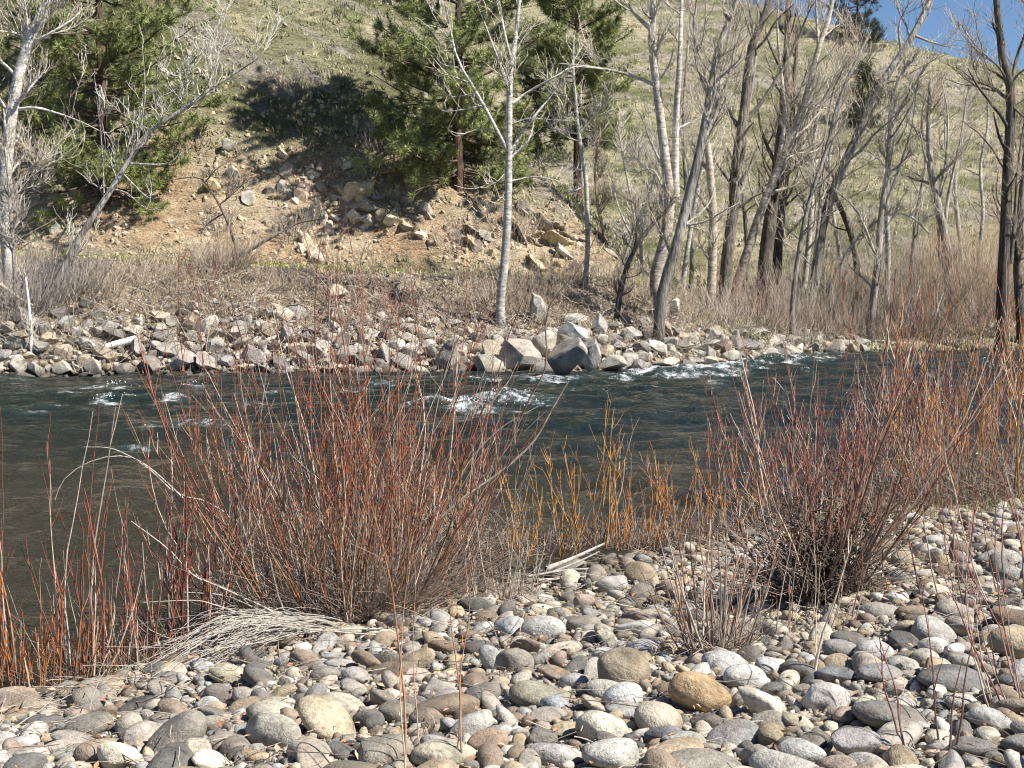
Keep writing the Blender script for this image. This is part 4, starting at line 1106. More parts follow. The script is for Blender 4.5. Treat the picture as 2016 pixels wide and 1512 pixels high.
# ---- foreground willows
ORG = ((.12, .095, .08), (.235, .115, .055), (.19, .058, .042))
YEL = ((.22, .17, .12), (.38, .205, .06), (.38, .20, .07))
RED = ((.12, .095, .085), (.21, .085, .055), (.185, .055, .045))
BRN = ((.13, .105, .085), (.21, .125, .085), (.21, .085, .062))
GRB = ((.20, .17, .15), (.27, .23, .20), (.31, .27, .24))
def willow(name, label, base, n, hmin, hmax, brad, spread, pal, seed, lean=(0, 0), ntw=4.0, pale=.22, rad=.0075, cat="willow shrub", group=None, wander=.07, up=.45, dead=0, tw_ang=.42, kind_tw="stuff", low=0, twl=.28, tw2=0, K=11, S=4, KT=4):
    r = np.random.default_rng(600 + seed)
    base = np.array(base, float)
    root = thing(name, label, cat, base, group)
    a = r.uniform(0, 6.28, n); q = np.sqrt(r.random(n))
    bx = base[0] + np.cos(a) * q * brad[0]; by = base[1] + np.sin(a) * q * brad[1]
    st = np.stack([bx, by, ground(bx, by) - .04], 1)
    d = np.stack([np.cos(a) * q * spread[0] + lean[0] + r.normal(0, .10, n), np.sin(a) * q * spread[1] + lean[1] + r.normal(0, .10, n), np.ones(n)], 1)
    L = (hmin + (hmax - hmin) * r.random(n) ** 1.4) * (1.05 - .25 * q) * np.sqrt((d ** 2).sum(1)) ** .6
    P = grow(st, d, L, K, up, wander, r)
    k = np.linspace(0, 1, K)
    rr = rad * r.uniform(.6, 1.5, n)
    R = rr[:, None] * (1.0 - .72 * k)[None]
    def colr(N, K, t0, t1):
        t = np.linspace(t0, t1, K)[None] + r.normal(0, .12, (N, 1)); t = np.clip(t, 0, 1)
        c = np.where((t < .4)[..., None], lerpc(pal[0], pal[1], t / .4), lerpc(pal[1], pal[2], (t - .4) / .6))
        pm = r.random(N) < pale
        c = np.where(pm[:, None, None], lerpc(c, (.48, .41, .33), np.full(c.shape[:2], .75)), c)
        return np.clip(c * r.uniform(.7, 1.35, (N, 1, 1)), 0, .9)
    part("stems", [tubes(P, R, colr(n, K, 0.05, 1.0), S)], M_STEM, root)
    nt = int(n * ntw)
    s1, d1, pi, t1 = spawn(P, nt, .28, .97, tw_ang, r); d1[:, 2] += .2
    T1 = grow(s1, d1, r.uniform(.35, 1.0, nt) * L[pi] * twl * (1.25 - t1 * .6), KT, .35, .09 if KT > 3 else .16, r)
    T1R = (rr[pi] * .42 * r.uniform(.7, 1.2, nt))[:, None] * np.linspace(1, .45, KT)[None]
    pts = [tubes(T1, T1R, colr(nt, KT, .5, 1.0), 3)]
    n2 = int(nt * tw2)
    if n2:
        s2, d2, pi, t2 = spawn(T1, n2, .2, .95, .5, r)
        T2 = grow(s2, d2, r.uniform(.08, .22, n2) * hmax * .5, 3, .3, .1, r)
        pts.append(tubes(T2, np.full((n2, 3), rad * .22), colr(n2, 3, .7, 1.0), 3))
    part("twigs", pts, M_STEM, root, kind=kind_tw)
    if dead:
        s1 = st[r.integers(0, n, dead)] + np.array([0, 0, .05]); a = r.uniform(0, 6.28, dead)
        d1 = np.stack([np.cos(a), np.sin(a) * .6, r.uniform(.15, 1.0, dead)], 1)
        D = grow(s1, d1, r.uniform(.25, .8, dead) * hmax * .5, 4, .0, .26, r)
        part("dead_twigs", [tubes(D, np.full((dead, 4), rad * .45) * np.linspace(1, .5, 4)[None], np.clip(np.array((.21, .165, .135)) * r.uniform(.5, 1.6, (dead, 1, 1)) + np.zeros((dead, 4, 1)), 0, .8), 3)], M_STEM, root, kind="stuff")
    return root

def gp2(u, v): return on_ground(u, v, 4, 30)
willow("red_willow", "big multi-stemmed red-orange willow in the middle of the near bank", gp2(680, 1235), 160, 1.2, 3.15, (.48, .40), (.58, .5), ORG, 1, (-.02, .05), 5.0, .20, .0062, dead=800, tw2=.9, wander=.10, tw_ang=.52)
willow("red_willow", "left wing of arching stems beside the big red willow", gp2(560, 1225), 28, .9, 2.0, (.3, .3), (.4, .4), ORG, 2, (-.38, .1), 3.5, .45, .0062, dead=120, tw2=.6, wander=.08)
willow("red_willow", "right-leaning grey-brown stems of willow reaching over the river", gp2(830, 1190), 42, .9, 2.1, (.35, .3), (.4, .4), BRN, 3, (.50, .1), 3.5, .45, .007, dead=260, tw2=.8)
willow("red_shoots", "upright clump of red shoots standing in the water's edge left of the big willow", gp2(360, 1290), 34, .9, 1.75, (.22, .15), (.30, .25), RED, 4, (-.02, 0), 3.0, .2, .0075, dead=40)
willow("red_shoots", "tall sparse red shoots near the left", gp2(185, 1330), 13, 1.2, 2.3, (.22, .15), (.18, .2), RED, 5, (.0, 0), 3.0, .15, .0075, dead=20)
willow("red_shoots", "low red and yellow shoots in the left corner of the bank", gp2(70, 1345), 80, .3, 1.05, (.48, .28), (.35, .3), ((.17, .13, .1), (.32, .14, .05), (.28, .085, .045)), 6, (.0, 0), 2.6, .15, .0065, dead=60)
willow("red_shoots", "short pink-brown shoots right of the tall sparse ones", gp2(250, 1330), 20, .4, 1.2, (.25, .18), (.25, .25), RED, 7, (.0, 0), 2.6, .3, .0065, dead=50)
willow("red_shoots", "single red shoot entering at the left edge", gp2(-25, 1330), 5, 1.2, 2.0, (.1, .1), (.2, .2), RED, 8, (-.02, 0), 3.0, .1, .0065)
willow("yellow_willow", "golden yellow willow shoots right of the big red willow", gp2(1010, 1100), 44, .3, 1.55, (.55, .3), (.45, .35), YEL, 9, (.0, 0), 4.5, .12, .0078, dead=260, wander=.11, tw_ang=.55, tw2=.4)
willow("yellow_willow", "tall forked yellow shoots at the water's edge", gp2(1150, 1090), 16, 1.0, 1.75, (.35, .25), (.4, .3), YEL, 10, (.0, 0), 5.0, .15, .008, wander=.10, tw_ang=.6, dead=100)
willow("yellow_willow", "low orange-yellow willow behind the driftwood", gp2(1240, 1082), 36, .25, 1.3, (.45, .25), (.45, .35), ((.28, .2, .13), (.46, .22, .06), (.44, .18, .06)), 11, (.0, 0), 5.0, .1, .007, dead=260, wander=.11, tw_ang=.55, tw2=.5)
willow("yellow_willow", "sparse ochre shoots left of the dark-stumped willow", gp2(1390, 1055), 42, .3, 1.35, (.75, .25), (.35, .3), ((.28, .2, .13), (.42, .22, .075), (.36, .14, .06)), 12, (.0, 0), 5.0, .15, .0068, dead=200, wander=.11, tw_ang=.55, tw2=.5)
willow("brown_brush", "low brown brush along the water's edge between the willows", gp2(1130, 1085), 160, .2, .6, (1.3, .3), (.5, .4), BRN, 13, (.0, 0), 3.0, .3, .006, dead=300)
willow("dark_stump_willow", "dense red-brown willow with dark clumped base on the right cobbles", gp2(1600, 1190), 42, 1.0, 2.3, (.16, .12), (.85, .6), BRN, 14, (.14, .1), 7.0, .16, .0085, dead=300, tw2=1.0, wander=.09)
willow("red_thicket", "dense red willow thicket behind the dark-stumped one", gp2(1680, 985), 110, .8, 2.5, (1.5, .7), (.5, .4), RED, 15, (.0, .0), 6.5, .22, .0085, dead=400, tw2=1.0, wander=.085)
willow("golden_thicket", "tall golden-orange willow thicket at the right edge", gp2(1980, 985), 70, 1.0, 3.2, (1.0, .8), (.45, .4), ((.20, .16, .12), (.34, .18, .065), (.34, .14, .055)), 16, (.02, .0), 6.0, .22, .0095, dead=400, tw2=.9, wander=.085)
willow("orange_willow", "orange willow reaching above the river bend near the right", gp2(1900, 965), 26, 1.4, 3.6, (.6, .5), (.38, .3), ((.20, .16, .12), (.34, .18, .065), (.32, .12, .05)), 17, (-.02, .0), 5.5, .2, .009, tw2=.8, wander=.08)
willow("bare_shrub", "small grey bare shrub between the cobbles", gp2(1410, 1290), 34, .5, 1.0, (.16, .14), (.55, .4), BRN, 18, (.0, 0), 3.5, .45, .006, dead=120)
willow("bare_shoots", "three thin tan shoots rising from the bottom edge", gp2(870, 1515), 5, .9, 1.35, (.22, .1), (.08, .08), ((.48, .38, .28), (.42, .24, .13), (.34, .13, .06)), 19, (.0, 0), .6, .1, .0042, cat="shoots")
willow("reddish_twigs", "reddish arching twigs reaching in from the right edge", gp2(2010, 1400), 11, .6, 1.25, (.12, .12), (.3, .3), ((.34, .24, .2), (.30, .15, .12), (.28, .11, .09)), 20, (-.38, .1), 3.2, .2, .0042, cat="twigs")
willow("reddish_twigs", "thin upright twigs beside the right cobble field", gp2(1955, 1190), 16, .7, 1.5, (.5, .3), (.25, .3), RED, 21, (-.1, .1), 4.0, .2, .0055, cat="twigs")
willow("bare_shoots", "lone tan stick in front of the dark-stumped willow", gp2(1598, 1345), 2, .75, .95, (.02, .02), (.05, .05), ((.5, .4, .28), (.46, .36, .24), (.44, .33, .22)), 22, (.12, 0), 3.0, 1.0, .0065, cat="shoots")
willow("bare_shoots", "wispy twigs beside the small grey bare shrub", gp2(1530, 1255), 14, .35, .8, (.45, .2), (.4, .3), BRN, 23, (.0, 0), 2.5, .5, .005, cat="shoots", dead=40)
willow("bare_shoots", "pale wispy shoots under the yellow willows", gp2(985, 1190), 26, .35, .75, (.22, .12), (.35, .3), GRB, 24, (.05, 0), 2.5, .8, .0055, cat="shoots", dead=60)
willow("bare_shoots", "thin dark twigs at the lower right corner", gp2(1830, 1490), 5, .5, .9, (.15, .1), (.3, .2), ((.16, .11, .09), (.17, .09, .07), (.2, .08, .06)), 25, (-.2, .1), 2.0, .0, .005, cat="shoots")

# dark litter clump at the stump willow's foot
def litter_clump(name, label, base, n, rad, h, col, seed):
    r = np.random.default_rng(800 + seed)
    root = thing(name, label, "debris", base)
    c = np.array(base)[None] + np.stack([r.normal(0, rad, n), r.normal(0, rad, n), np.abs(r.normal(0, h, n))], 1)
    d = unit(r.normal(0, 1, (n, 3)) + np.array([[0, 0, .3]]))
    P = grow(c, d, r.uniform(.06, .25, n), 4, .0, .25, r)
    part("stalks", [tubes(P, np.full((n, 4), .004), np.clip(np.array(col) * r.uniform(.5, 1.5, (n, 1, 1)) + np.zeros((n, 4, 1)), 0, .8), 3)], M_STEM, root, kind="stuff")
litter_clump("dead_leaf_clump", "dark matted litter packed around the willow stump", gp2(1610, 1185), 1500, .15, .22, (.10, .075, .055), 1)
litter_clump("dead_leaf_clump", "brown matted litter caught in the fork of the stump willow", tuple(gp2(1690, 1120) + np.array([0, 0, .25])), 500, .12, .10, (.16, .12, .09), 2)
litter_clump("dead_leaf_clump", "flood debris caught under the golden shoots", gp2(900, 1130), 1200, .28, .20, (.17, .13, .10), 3)

# pale flattened stems sweeping to the left of the big willow
def poly_stems(name, label, lines, mat, cat, col, S=5):
    """lines: list of (r_base_m, r_tip_m, [(x,y,z)...])"""
    root = thing(name, label, cat, lines[0][2][0])
    r = np.random.default_rng(len(lines))
    for (r0, r1, pts) in lines:
        K = 14; P = catmull(np.array(pts), K)
        c = np.clip(np.array(col) * r.uniform(.8, 1.2) + r.normal(0, .02, (1, K, 1)), 0, .9)
        part("stem", [tubes(P[None], np.linspace(r0, r1, K)[None], c, S)], mat, root)
    return root
def fp(u, v, Y): return at_depth(u, v, Y)
r = np.random.default_rng(77)
lines = []
for k in range(85):
    t0 = r.random(); f = r.random()
    u0, v0 = 560 + 130 * r.random(), 1215 + 55 * f
    u1, v1 = 215 + 230 * r.random(), 1300 + 75 * f + r.normal(0, 16)
    Y0 = 9.3 - .5 * f; Y1 = 8.5 - .9 * f
    b = fp(u0, v0, Y0); e = fp(u1, v1, Y1)
    b[2] = max(b[2], float(near_z(b[:1], b[1:2])[0]) + .05)
    e[2] = max(e[2], float(near_z(e[:1], e[1:2])[0]) + .02 + .05 * r.random())
    mdl = (b + e) / 2 + np.array([r.normal(0, .05), r.normal(0, .06), .05 + .17 * r.random()])
    w_ = r.uniform(.15, 1.0)
    if k % 6 == 0: e = e + np.array([r.normal(0, .2), r.normal(0, .15), .05 + .15 * r.random()]); b = b + np.array([r.normal(-.35, .3), r.normal(0, .1), .02])
    lines.append((r.uniform(.002, .0058), .0014, [b, b * .6 + mdl * .4 + np.array([0, 0, .03]), mdl, mdl + (e - mdl) * w_]))
poly_stems("brushwood_heap", "heap of pale bent-over dead stems sweeping down onto the cobbles", lines, M_STEM, "brushwood", (.34, .31, .275))
for lab, wpx, pts, Y in [("long pale stem arching over the water to a drooping tip", 5, [(445, 1010), (400, 985), (345, 970), (275, 908), (225, 898), (170, 912), (125, 945), (108, 985)], 9.6),
                         ("pale stem pointing left above the arching one", 5, [(360, 980), (300, 925), (255, 898), (215, 882), (165, 880)], 9.5),
                         ("straight bleached stem slanting up left across the red shoots", 7, [(660, 1270), (540, 1205), (420, 1150), (380, 1132), (330, 1080), (258, 1026)], 9.2),
                         ("bleached stem curving left just above the fallen heap", 6, [(560, 1235), (480, 1210), (420, 1190), (380, 1182), (282, 1186)], 9.1),
                         ("second bleached stem curving left over the first", 6, [(600, 1235), (520, 1205), (450, 1175), (400, 1168), (362, 1166)], 9.25),
                         ("short bleached stem bending down behind the heap", 5, [(500, 1205), (480, 1180), (455, 1155), (415, 1137)], 9.3),
                         ("long grey branch leaning out right over the river", 9, [(800, 1085), (900, 990), (985, 930), (1050, 870), (1090, 800), (1120, 750)], 10.4),
                         ("forked dark stem rising right above the far boulders", 6, [(1010, 860), (1040, 790), (1075, 720), (1078, 610), (1140, 530), (1180, 450)], 10.2),
                         ("pale branch curving right beside the leaning grey one", 6, [(820, 1060), (880, 980), (930, 900), (990, 840), (1060, 800)], 10.3),
                         ("bleached twig with bent tip at the foot of the big willow", 6, [(600, 1300), (622, 1232), (660, 1232), (672, 1250)], 8.9)]:
    P = [fp(u, v, Y - .03 * k) for k, (u, v) in enumerate(pts)]
    px = wpx * Y / FPX * .36
    poly_stems("bent_branch", lab, [(px, px * .4, P)], M_STEM, "branch", (.42, .37, .31) if "dark" not in lab else (.2, .13, .11))

# ---- driftwood
poly_stems("driftwood_branch", "weathered grey driftwood branch lying among the low willows", [(.022, .009, [fp(1075, 1120, 11.2), fp(1130, 1098, 11.4), fp(1190, 1070, 11.6)]), (.013, .005, [fp(1085, 1128, 11.0), fp(1140, 1105, 11.2), fp(1180, 1086, 11.4)]), (.012, .006, [fp(1040, 1135, 10.9), fp(1120, 1122, 11.0), fp(1190, 1120, 11.1)]), (.012, .006, [fp(1060, 1142, 10.8), fp(1130, 1138, 10.9), fp(1180, 1130, 11.0)])], M_WOOD, "driftwood", (.33, .30, .27), 8)
poly_stems("driftwood_branch", "dark forked stick on the cobbles beside the stump willow", [(.03, .015, [fp(1650, 1165, 9.6), fp(1675, 1180, 9.4), fp(1692, 1195, 9.25)]), (.018, .006, [fp(1692, 1197, 9.25), fp(1698, 1180, 9.25), fp(1700, 1172, 9.25)]), (.016, .008, [fp(1692, 1195, 9.25), fp(1702, 1212, 9.1)])], M_WOOD, "driftwood", (.20, .18, .16), 7)
poly_stems("driftwood_branch", "short bleached stick lying flat on the bottom cobbles", [(.012, .007, [fp(1068, 1412, 6.75), fp(1115, 1408, 6.75), fp(1170, 1415, 6.7)])], M_WOOD, "driftwood", (.38, .34, .30), 6)
poly_stems("driftwood_log", "bleached white log lying on the left far bank", [(.08, .13, [fp(185, 690, 43.4), fp(225, 678, 43.6), fp(268, 668, 43.8)]), (.06, .03, [fp(190, 688, 43.3), fp(175, 672, 43.4), fp(150, 672, 43.5)]), (.05, .03, [fp(188, 692, 43.2), fp(180, 712, 43.0)]), (.05, .02, [fp(200, 690, 43.3), fp(205, 702, 43.1)])], M_WOOD, "log", (.66, .63, .58), 8)
poly_stems("fallen_branch", "pale broken limb lying in the left far brush", [(.07, .05, [fp(0, 560, 45.4), fp(35, 585, 45.2), fp(66, 603, 45)])], M_WOOD, "branch", (.48, .42, .33), 7)
poly_stems("fallen_branch", "thin white branch resting on the left far slope", [(.03, .015, [fp(265, 576, 47.5), fp(300, 556, 48), fp(350, 540, 48.5)])], M_WOOD, "branch", (.55, .5, .42), 6)
poly_stems("driftwood_log", "bleached driftwood pile at the far waterline by the river bend", [(.07, .04, [fp(1690, 672, 60.8), fp(1740, 672, 60.8), fp(1790, 682, 60.6)]), (.05, .03, [fp(1700, 684, 60.5), fp(1760, 676, 60.6), fp(1800, 676, 60.6)]), (.05, .03, [fp(1720, 668, 61), fp(1710, 690, 60.4)])], M_WOOD, "log", (.55, .48, .42), 7)

# ---- far bushes
def fbush(name, label, u, Y, n, hmin, hmax, brad, pal, seed, spread=(.8, .7), ntw=6, rad=.012, group=None, gz=None, cat="bush", pale=.3, dead=0):
    return willow(name, label, gpt(u, Y), n, hmin, hmax, brad, spread, pal, 100 + seed, (0, 0), ntw, pale, rad, cat, group, .13, .2, dead, .7, twl=.4, K=6, S=3, KT=3)
TK = ((.14, .12, .10), (.26, .22, .18), (.33, .285, .235)); TK2 = ((.14, .105, .085), (.25, .17, .13), (.25, .14, .105))
GB = ((.11, .095, .085), (.23, .20, .18), (.34, .30, .28)); TB = ((.14, .105, .08), (.26, .20, .145), (.38, .31, .23)); OB = ((.17, .13, .1), (.28, .20, .14), (.33, .22, .14)); PB = ((.15, .11, .09), (.29, .20, .165), (.33, .20, .17))
fbush("grey_bush", "grey leafless bush on the hillside right of the big pine", 472, 72, 60, .9, 1.8, (.8, .6), GB, 1, gz=1)
fbush("grey_bush", "grey leafless bush above the pinkish outcrop", 582, 61.5, 70, .6, 1.5, (1.0, .5), GB, 2)
fbush("grey_bush", "grey leafless bush hanging above the tan ledge", 745, 58.6, 70, .6, 1.4, (.7, .5), GB, 3)
fbush("grey_bush", "grey bush sprawling left of the upright slabs", 575, 55.6, 70, .7, 1.5, (.7, .5), GB, 4)
fbush("grey_bush", "small grey bush low in the orange cut", 435, 55.8, 40, .6, 1.2, (.5, .4), GB, 5)
fbush("grey_bush", "small brown bush high on the hill left of the tall pine", 778, 72.5, 36, .6, 1.1, (.5, .4), TB, 6)
fbush("brush_mound", "dark brushy mound at the foot of the forked dead tree", 440, 49.6, 170, .7, 1.7, (.9, .7), ((.13, .10, .08), (.24, .19, .14), (.36, .30, .22)), 7, (1.0, .8))
for k, (u, Y, h, lab) in enumerate([(15, 45.0, 2.6, "tangled grey brush at the left edge below the white tree"), (75, 45.8, 2.4, "tangled grey brush behind the standing white trunk"), (140, 46.6, 2.0, "grey brush at the foot of the leaning tree"), (215, 47.5, 1.1, "low brown brush right of the leaning tree"), (300, 48.3, .9, "low tan brush above the driftwood log"), (380, 48.2, .8, "thin brush left of the brushy mound")]):
    fbush("tangled_brush", lab, u, Y, 110, .5 * h, h, (.95, .8), GB if k < 3 else TB, 10 + k, (.9, .7), 5)
for k, (u, Y, h, lab) in enumerate([(560, 48.5, .8, "thin tan brush behind the red willow tips"), (680, 47.8, .85, "pinkish brush on the far bank behind the red willow"), (780, 47.5, .85, "pinkish brush left of the tree shadow"), (870, 46.9, .9, "reddish brush below the grassy path end"), (1000, 47.6, 2.0, "dense brush around the white tree's foot"), (1050, 48.8, 1.8, "tan brush right of the white tree"), (1110, 50.5, 1.5, "brush below the long tilted rock rib"), (1180, 51.5, 1.5, "brush at the foot of the slender pale tree"), (1260, 51, 1.4, "brush between the saplings and the double trunk"), (1350, 51.5, 1.5, "brush right of the leaning grey tree's foot"), (905, 54.9, 1.6, "reddish brown brush in the orange soil under the tall pine"), (1010, 56.0, 1.9, "grey-brown brush behind the white trunk on the slope")]):
    fbush("bank_brush", lab, u, Y, 80, .4 * h, h, (.9, .6), PB if 1 <= k <= 3 or k == 10 else TB, 30 + k, (.8, .7), 5, rad=.010)
TH = [(1420, 54, 1.8), (1470, 57.5, 2.4), (1520, 60, 2.6), (1560, 61.5, 2.6), (1600, 61.5, 3.2), (1650, 63, 3.4), (1690, 63.5, 3.0), (1740, 64, 3.6), (1790, 64, 3.4), (1840, 64.5, 3.8), (1890, 65, 4.2), (1935, 65.5, 4.6), (1985, 66, 4.6), (2035, 66, 4.4), (1620, 70, 4.6), (1720, 71, 4.6), (1820, 72, 5.2), (1940, 72, 5.6), (1540, 69, 3.6)]
for k, (u, Y, h) in enumerate(TH):
    lab = f"bare brown thicket bush, {['first','second','third','fourth','fifth','sixth','seventh','eighth','ninth','tenth','eleventh','twelfth','thirteenth','last'][k]} along the far shore counting from the boulder heap" if k < 14 else ["tall bush behind the slanted trunk's thicket", "tall bush behind the shoreline trunk", "tall bush behind the twin-stemmed tree", "tall orange-brown bush behind the tall dark trunk", "bush behind the thick dark trunk"][k - 14]
    fbush("thicket_bush", lab, u, Y, 130, .35 * h, h * 1.15, (1.3, .9), [TK, TK2, TK, TB][k % 4] if k < 10 else OB if k in (10, 11, 12, 17) else TK, 60 + k, (.65, .5), 5.5, rad=.013, group="thicket along the far shore")

for k, (u, Y, h) in enumerate([(1570, 58.5, 1.3), (1625, 60.6, 1.7), (1675, 61, 1.9), (1735, 61.3, 1.6), (1800, 61.6, 2.2), (1850, 62, 2.0), (1910, 62.6, 2.6), (1975, 63, 2.6)]):
    fbush('shore_bush', 'dark red-brown bush at the river bend waterline, ' + ['by the end of the rapids', 'between rapids and shoreline trunk', 'just left of the shoreline trunk', 'just right of the shoreline trunk', 'beside the driftwood pile', 'below the twin-stemmed tree', 'left of the tall dark trunk', 'below the tall dark trunk'][k], u, Y, 80, .4 * h, h * 1.2, (1.1, .6), TK2 if k % 2 else TK, 90 + k, (.7, .5), 7, rad=.010)

# ---- grass on the hill, path edge and banks
def tufts(name, label, x, y, h, cols, r, nb=9, w=.03, spread=.10):
    n = len(x); z = ground(x, y)
    b = np.stack([x, y, z], 1)[:, None, :] + np.concatenate([r.normal(0, spread, (n, nb, 2)), np.zeros((n, nb, 1))], 2)
    q = unit(np.stack([r.normal(0, .45, (n, nb)), r.normal(0, .45, (n, nb)), np.ones((n, nb))], -1))
    ln = h[:, None, None] * r.uniform(.5, 1.2, (n, nb, 1))
    side = unit(np.cross(q, r.normal(0, 1, (n, nb, 3)))) * w * .5
    V = np.stack([b - side, b + side, b + q * ln], 2).reshape(-1, 3)
    C = np.repeat((cols[:, None, :] * r.uniform(.7, 1.3, (n, nb, 1))).reshape(-1, 3), 3, 0)
    return (V, [np.arange(n * nb * 3).reshape(-1, 3)], np.clip(C, 0, .9))
r = np.random.default_rng(91)
n = 21000
Yt = 54 + 66 * r.random(n) ** 1.35; Xt = (r.random(n) * 2 - 1) * (Yt * .40)
zt = ground(Xt, Yt); hb = zt - bench_z(Xt)
bare = sstep(-.2, .6, Yt - 53.8) * (1 - sstep(2.5, 5.5, hb + .12 * (Xt + 10))) * (1 - sstep(-.5, 1.5, (Xt - CRX) * .85 + (Yt - CRY) * .526)) * (1 - sstep(3, 6, Xt))
kk = r.random(n) > bare * .92
Xt, Yt = Xt[kk], Yt[kk]; n = len(Xt)
gm = np.clip(.5 + 1.3 * fbm(Xt * .2 + 5, Yt * .35, 52, 4) + r.normal(0, .2, n), 0, 1)
hill_g = tufts("", "", Xt, Yt, r.uniform(.12, .34, n), lerpc((.185, .20, .095), (.44, .40, .27), gm), r, 6, .065, .13)
n = 420
Ys = 57 + 58 * r.random(n) ** 1.2; Xs = (r.random(n) * 2 - 1) * Ys * .40
kk = (fbm(Xs * .15, Ys * .15, 72, 3) + r.normal(0, .25, n)) > -.05
Xs, Ys = Xs[kk], Ys[kk]; n = len(Xs)
sage = tufts("", "", Xs, Ys, r.uniform(.25, .6, n), lerpc((.10, .115, .06), (.24, .215, .165), r.random(n)), r, 26, .05, .2)
n = 3200
Xp = r.uniform(-24, 5, n); Yp = far_shore(Xp) + 8.1 + r.normal(0, .22, n)
path_g = tufts("", "", Xp, Yp, r.uniform(.08, .22, n), lerpc((.22, .27, .06), (.55, .50, .22), r.random(n)), r, 7, .04, .1)
tag(new_obj("hill_grass", build_mesh("hill_grass", [hill_g, path_g, sage], smooth=False), M_GRASS), "short green and straw grass tufts covering the hillside and path edge", "grass", kind="stuff")
n = 4200
Xb = r.uniform(-22, 22, n); Yb = far_shore(Xb) + np.abs(r.normal(5, 3, n)); 
bank_g = tufts("", "", Xb, Yb, r.uniform(.12, .45, n), lerpc((.22, .175, .12), (.46, .38, .27), r.random(n)), r, 7, .03, .16)
tag(new_obj("dry_grass", build_mesh("dry_grass", [bank_g], smooth=False), M_GRASS), "dry straw and weeds over the far bank", "grass", kind="stuff")
n = 4200
Xk = r.uniform(-22, 20, n); sk = np.abs(r.normal(3.2, 2.2, n)) + .6; Yk = far_shore(Xk) + sk
az = r.uniform(0, 6.28, n)
Pk = grow(np.stack([Xk, Yk, ground(Xk, Yk) + r.uniform(0, .35, n)], 1), np.stack([np.cos(az), np.sin(az), r.normal(.25, .4, n)], 1), r.uniform(.3, 1.5, n), 4, 0, .3, r)
Ck = lerpc((.14, .11, .085), (.50, .44, .36), r.random(n) ** 1.3)[:, None, :] + np.zeros((n, 4, 1))
tag(new_obj("dead_brush", build_mesh("dead_brush", [tubes(Pk, r.uniform(.006, .016, (n, 1)) * np.linspace(1, .5, 4)[None], Ck, 3)]), M_TWIG), "tangled dead twigs strewn over the far bank rocks", "dead brush", kind="stuff")
n = 700
c0 = gp2(1900, 985)
Xn = c0[0] + r.normal(0, 1.1, n); Yn = c0[1] + r.normal(-.3, .8, n)
nb_g = tufts("", "", Xn, Yn, r.uniform(.08, .22, n), lerpc((.40, .34, .2), (.30, .30, .13), r.random(n) ** 2), r, 8, .008, .05)
c1 = gp2(320, 1310); n = 120
nb2 = tufts("", "", c1[0] + r.normal(0, .3, n), c1[1] + r.normal(0, .2, n), r.uniform(.04, .12, n), lerpc((.30, .28, .1), (.45, .38, .2), r.random(n)), r, 7, .006, .03)
tag(new_obj("bank_grass", build_mesh("bank_grass", [nb_g, nb2], smooth=False), M_GRASS), "dry straw tufts at the near water's edge by the right thicket", "grass", kind="stuff")

# fallen leaves between the cobbles
n = 5200
lp_ = cob_region(n, r); sl = (near_shore(lp_[:, 0]) - lp_[:, 1])
kk = r.random(n) < np.exp(-sl / 2.6) + .12
lp_ = lp_[kk]; n = len(lp_)
cz = near_z(lp_[:, 0], lp_[:, 1]) + r.uniform(.01, .07, n)
q = r.normal(0, 1, (n, 3)); q[:, 2] *= .4; q = unit(q); s_ = unit(np.cross(q, r.normal(0, .35, (n, 3)) + np.array([[0, 0, 1.]])))
a = r.uniform(.014, .032, (n, 1)); c = np.concatenate([lp_, cz[:, None]], 1)
V = np.stack([c - q * a, c + s_ * a * .45 + np.array([0, 0, .004]), c + q * a, c - s_ * a * .45 + np.array([0, 0, .004])], 1).reshape(-1, 3)
C = np.repeat(lerpc((.34, .17, .10), (.48, .36, .24), r.random(n)), 4, 0)
tag(new_obj("leaf_litter", build_mesh("leaf_litter", [(V, [np.arange(n * 4).reshape(-1, 4)], C)], smooth=False), M_LEAF), "fallen brown willow leaves scattered between the cobbles", "leaves", kind="stuff")

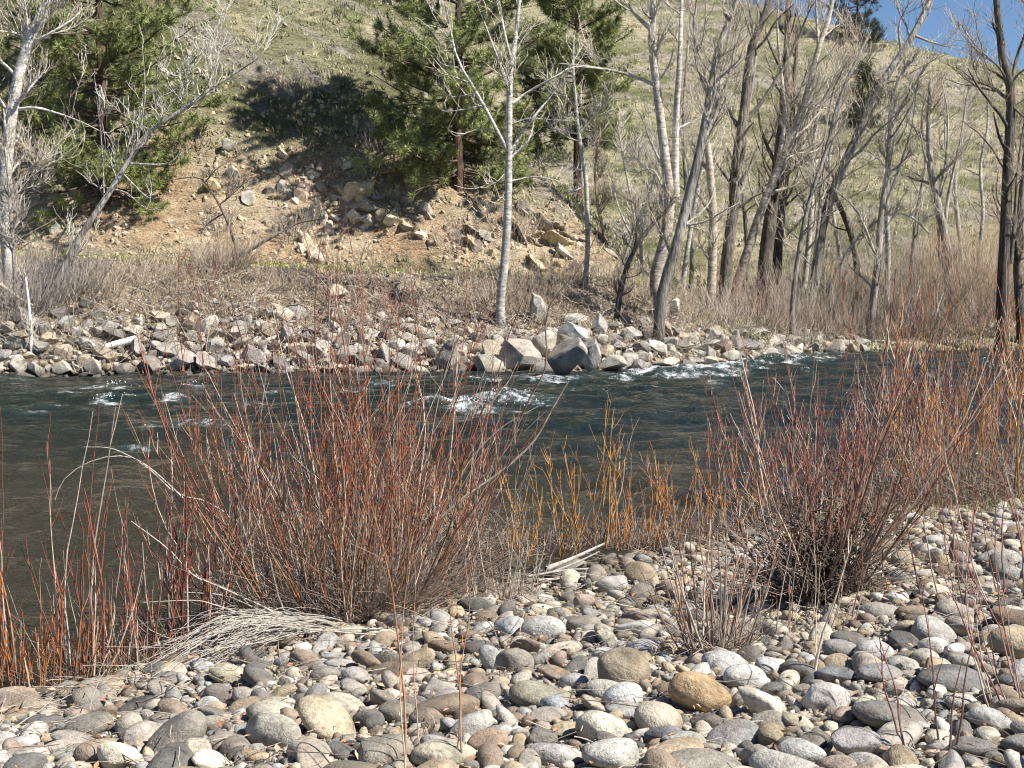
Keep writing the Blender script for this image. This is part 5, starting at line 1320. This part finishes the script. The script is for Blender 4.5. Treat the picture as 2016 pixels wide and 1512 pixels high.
n = 900
tp = cob_region(n * 3, r); sl = (near_shore(tp[:, 0]) - tp[:, 1]); kk = r.random(len(tp)) < np.exp(-sl / 2.2) + .05
tp = tp[kk][:n]; n = len(tp)
az = r.uniform(0, 6.28, n)
Pt = grow(np.stack([tp[:, 0], tp[:, 1], near_z(tp[:, 0], tp[:, 1]) + r.uniform(.03, .09, n)], 1), np.stack([np.cos(az), np.sin(az), r.normal(0, .12, n)], 1), r.uniform(.08, .5, n), 5, 0, .13, r)
Ct = np.clip(lerpc((.16, .12, .09), (.46, .40, .33), r.random(n))[:, None, :] + np.zeros((n, 5, 1)), 0, .8)
tag(new_obj("twig_litter", build_mesh("twig_litter", [tubes(Pt, r.uniform(.0015, .0042, (n, 1)) * np.linspace(1, .6, 5)[None], Ct, 3)]), M_STEM), "broken dry twigs lying across the near cobbles", "twigs", kind="stuff")

# foam spray on the breaking crests
m_f, nt_, b_ = mat_new("foam_spray", .6, .3); b_.inputs["Base Color"].default_value = (.85, .88, .9, 1)
Pf, Af = [], []
for (u, v, du, dv, st, wh) in FOAM:
    if st < .5: continue
    c = on_plane(u, v); n = int(22 * st * du / 20)
    sx = du * c[1] / FPX; sy = max(dv / FPX * c[1] ** 2 / CAMZ * .4, .12)
    k = .18 * math.sin(u * 1.7)
    ex = r.normal(0, sx * .5, n)
    Pf.append(np.stack([c[0] + ex, c[1] + k * ex + r.normal(0, sy * .35, n), wh * r.uniform(.4, 1.15, n) * np.exp(-(ex / sx) ** 2)], 1)); Af.append(r.uniform(.005, .014, n))
Pf = np.concatenate(Pf); Af = np.concatenate(Af)
mass = stone_mass(lo1[:6], ICO[1][1], Pf, np.stack([Af * 1.6, Af, Af * .8], 1), r.uniform(0, 6.28, (len(Pf), 3)), np.ones((len(Pf), 3)))
tag(new_obj("foam", build_mesh("foam", mass), m_f), "white foam clots on the breaking river crests", "foam", kind="stuff")
tri = sum(sum(len(p.vertices) - 2 for p in m_.polygons) for m_ in bpy.data.meshes if m_.users)
print("TRIANGLES", tri)
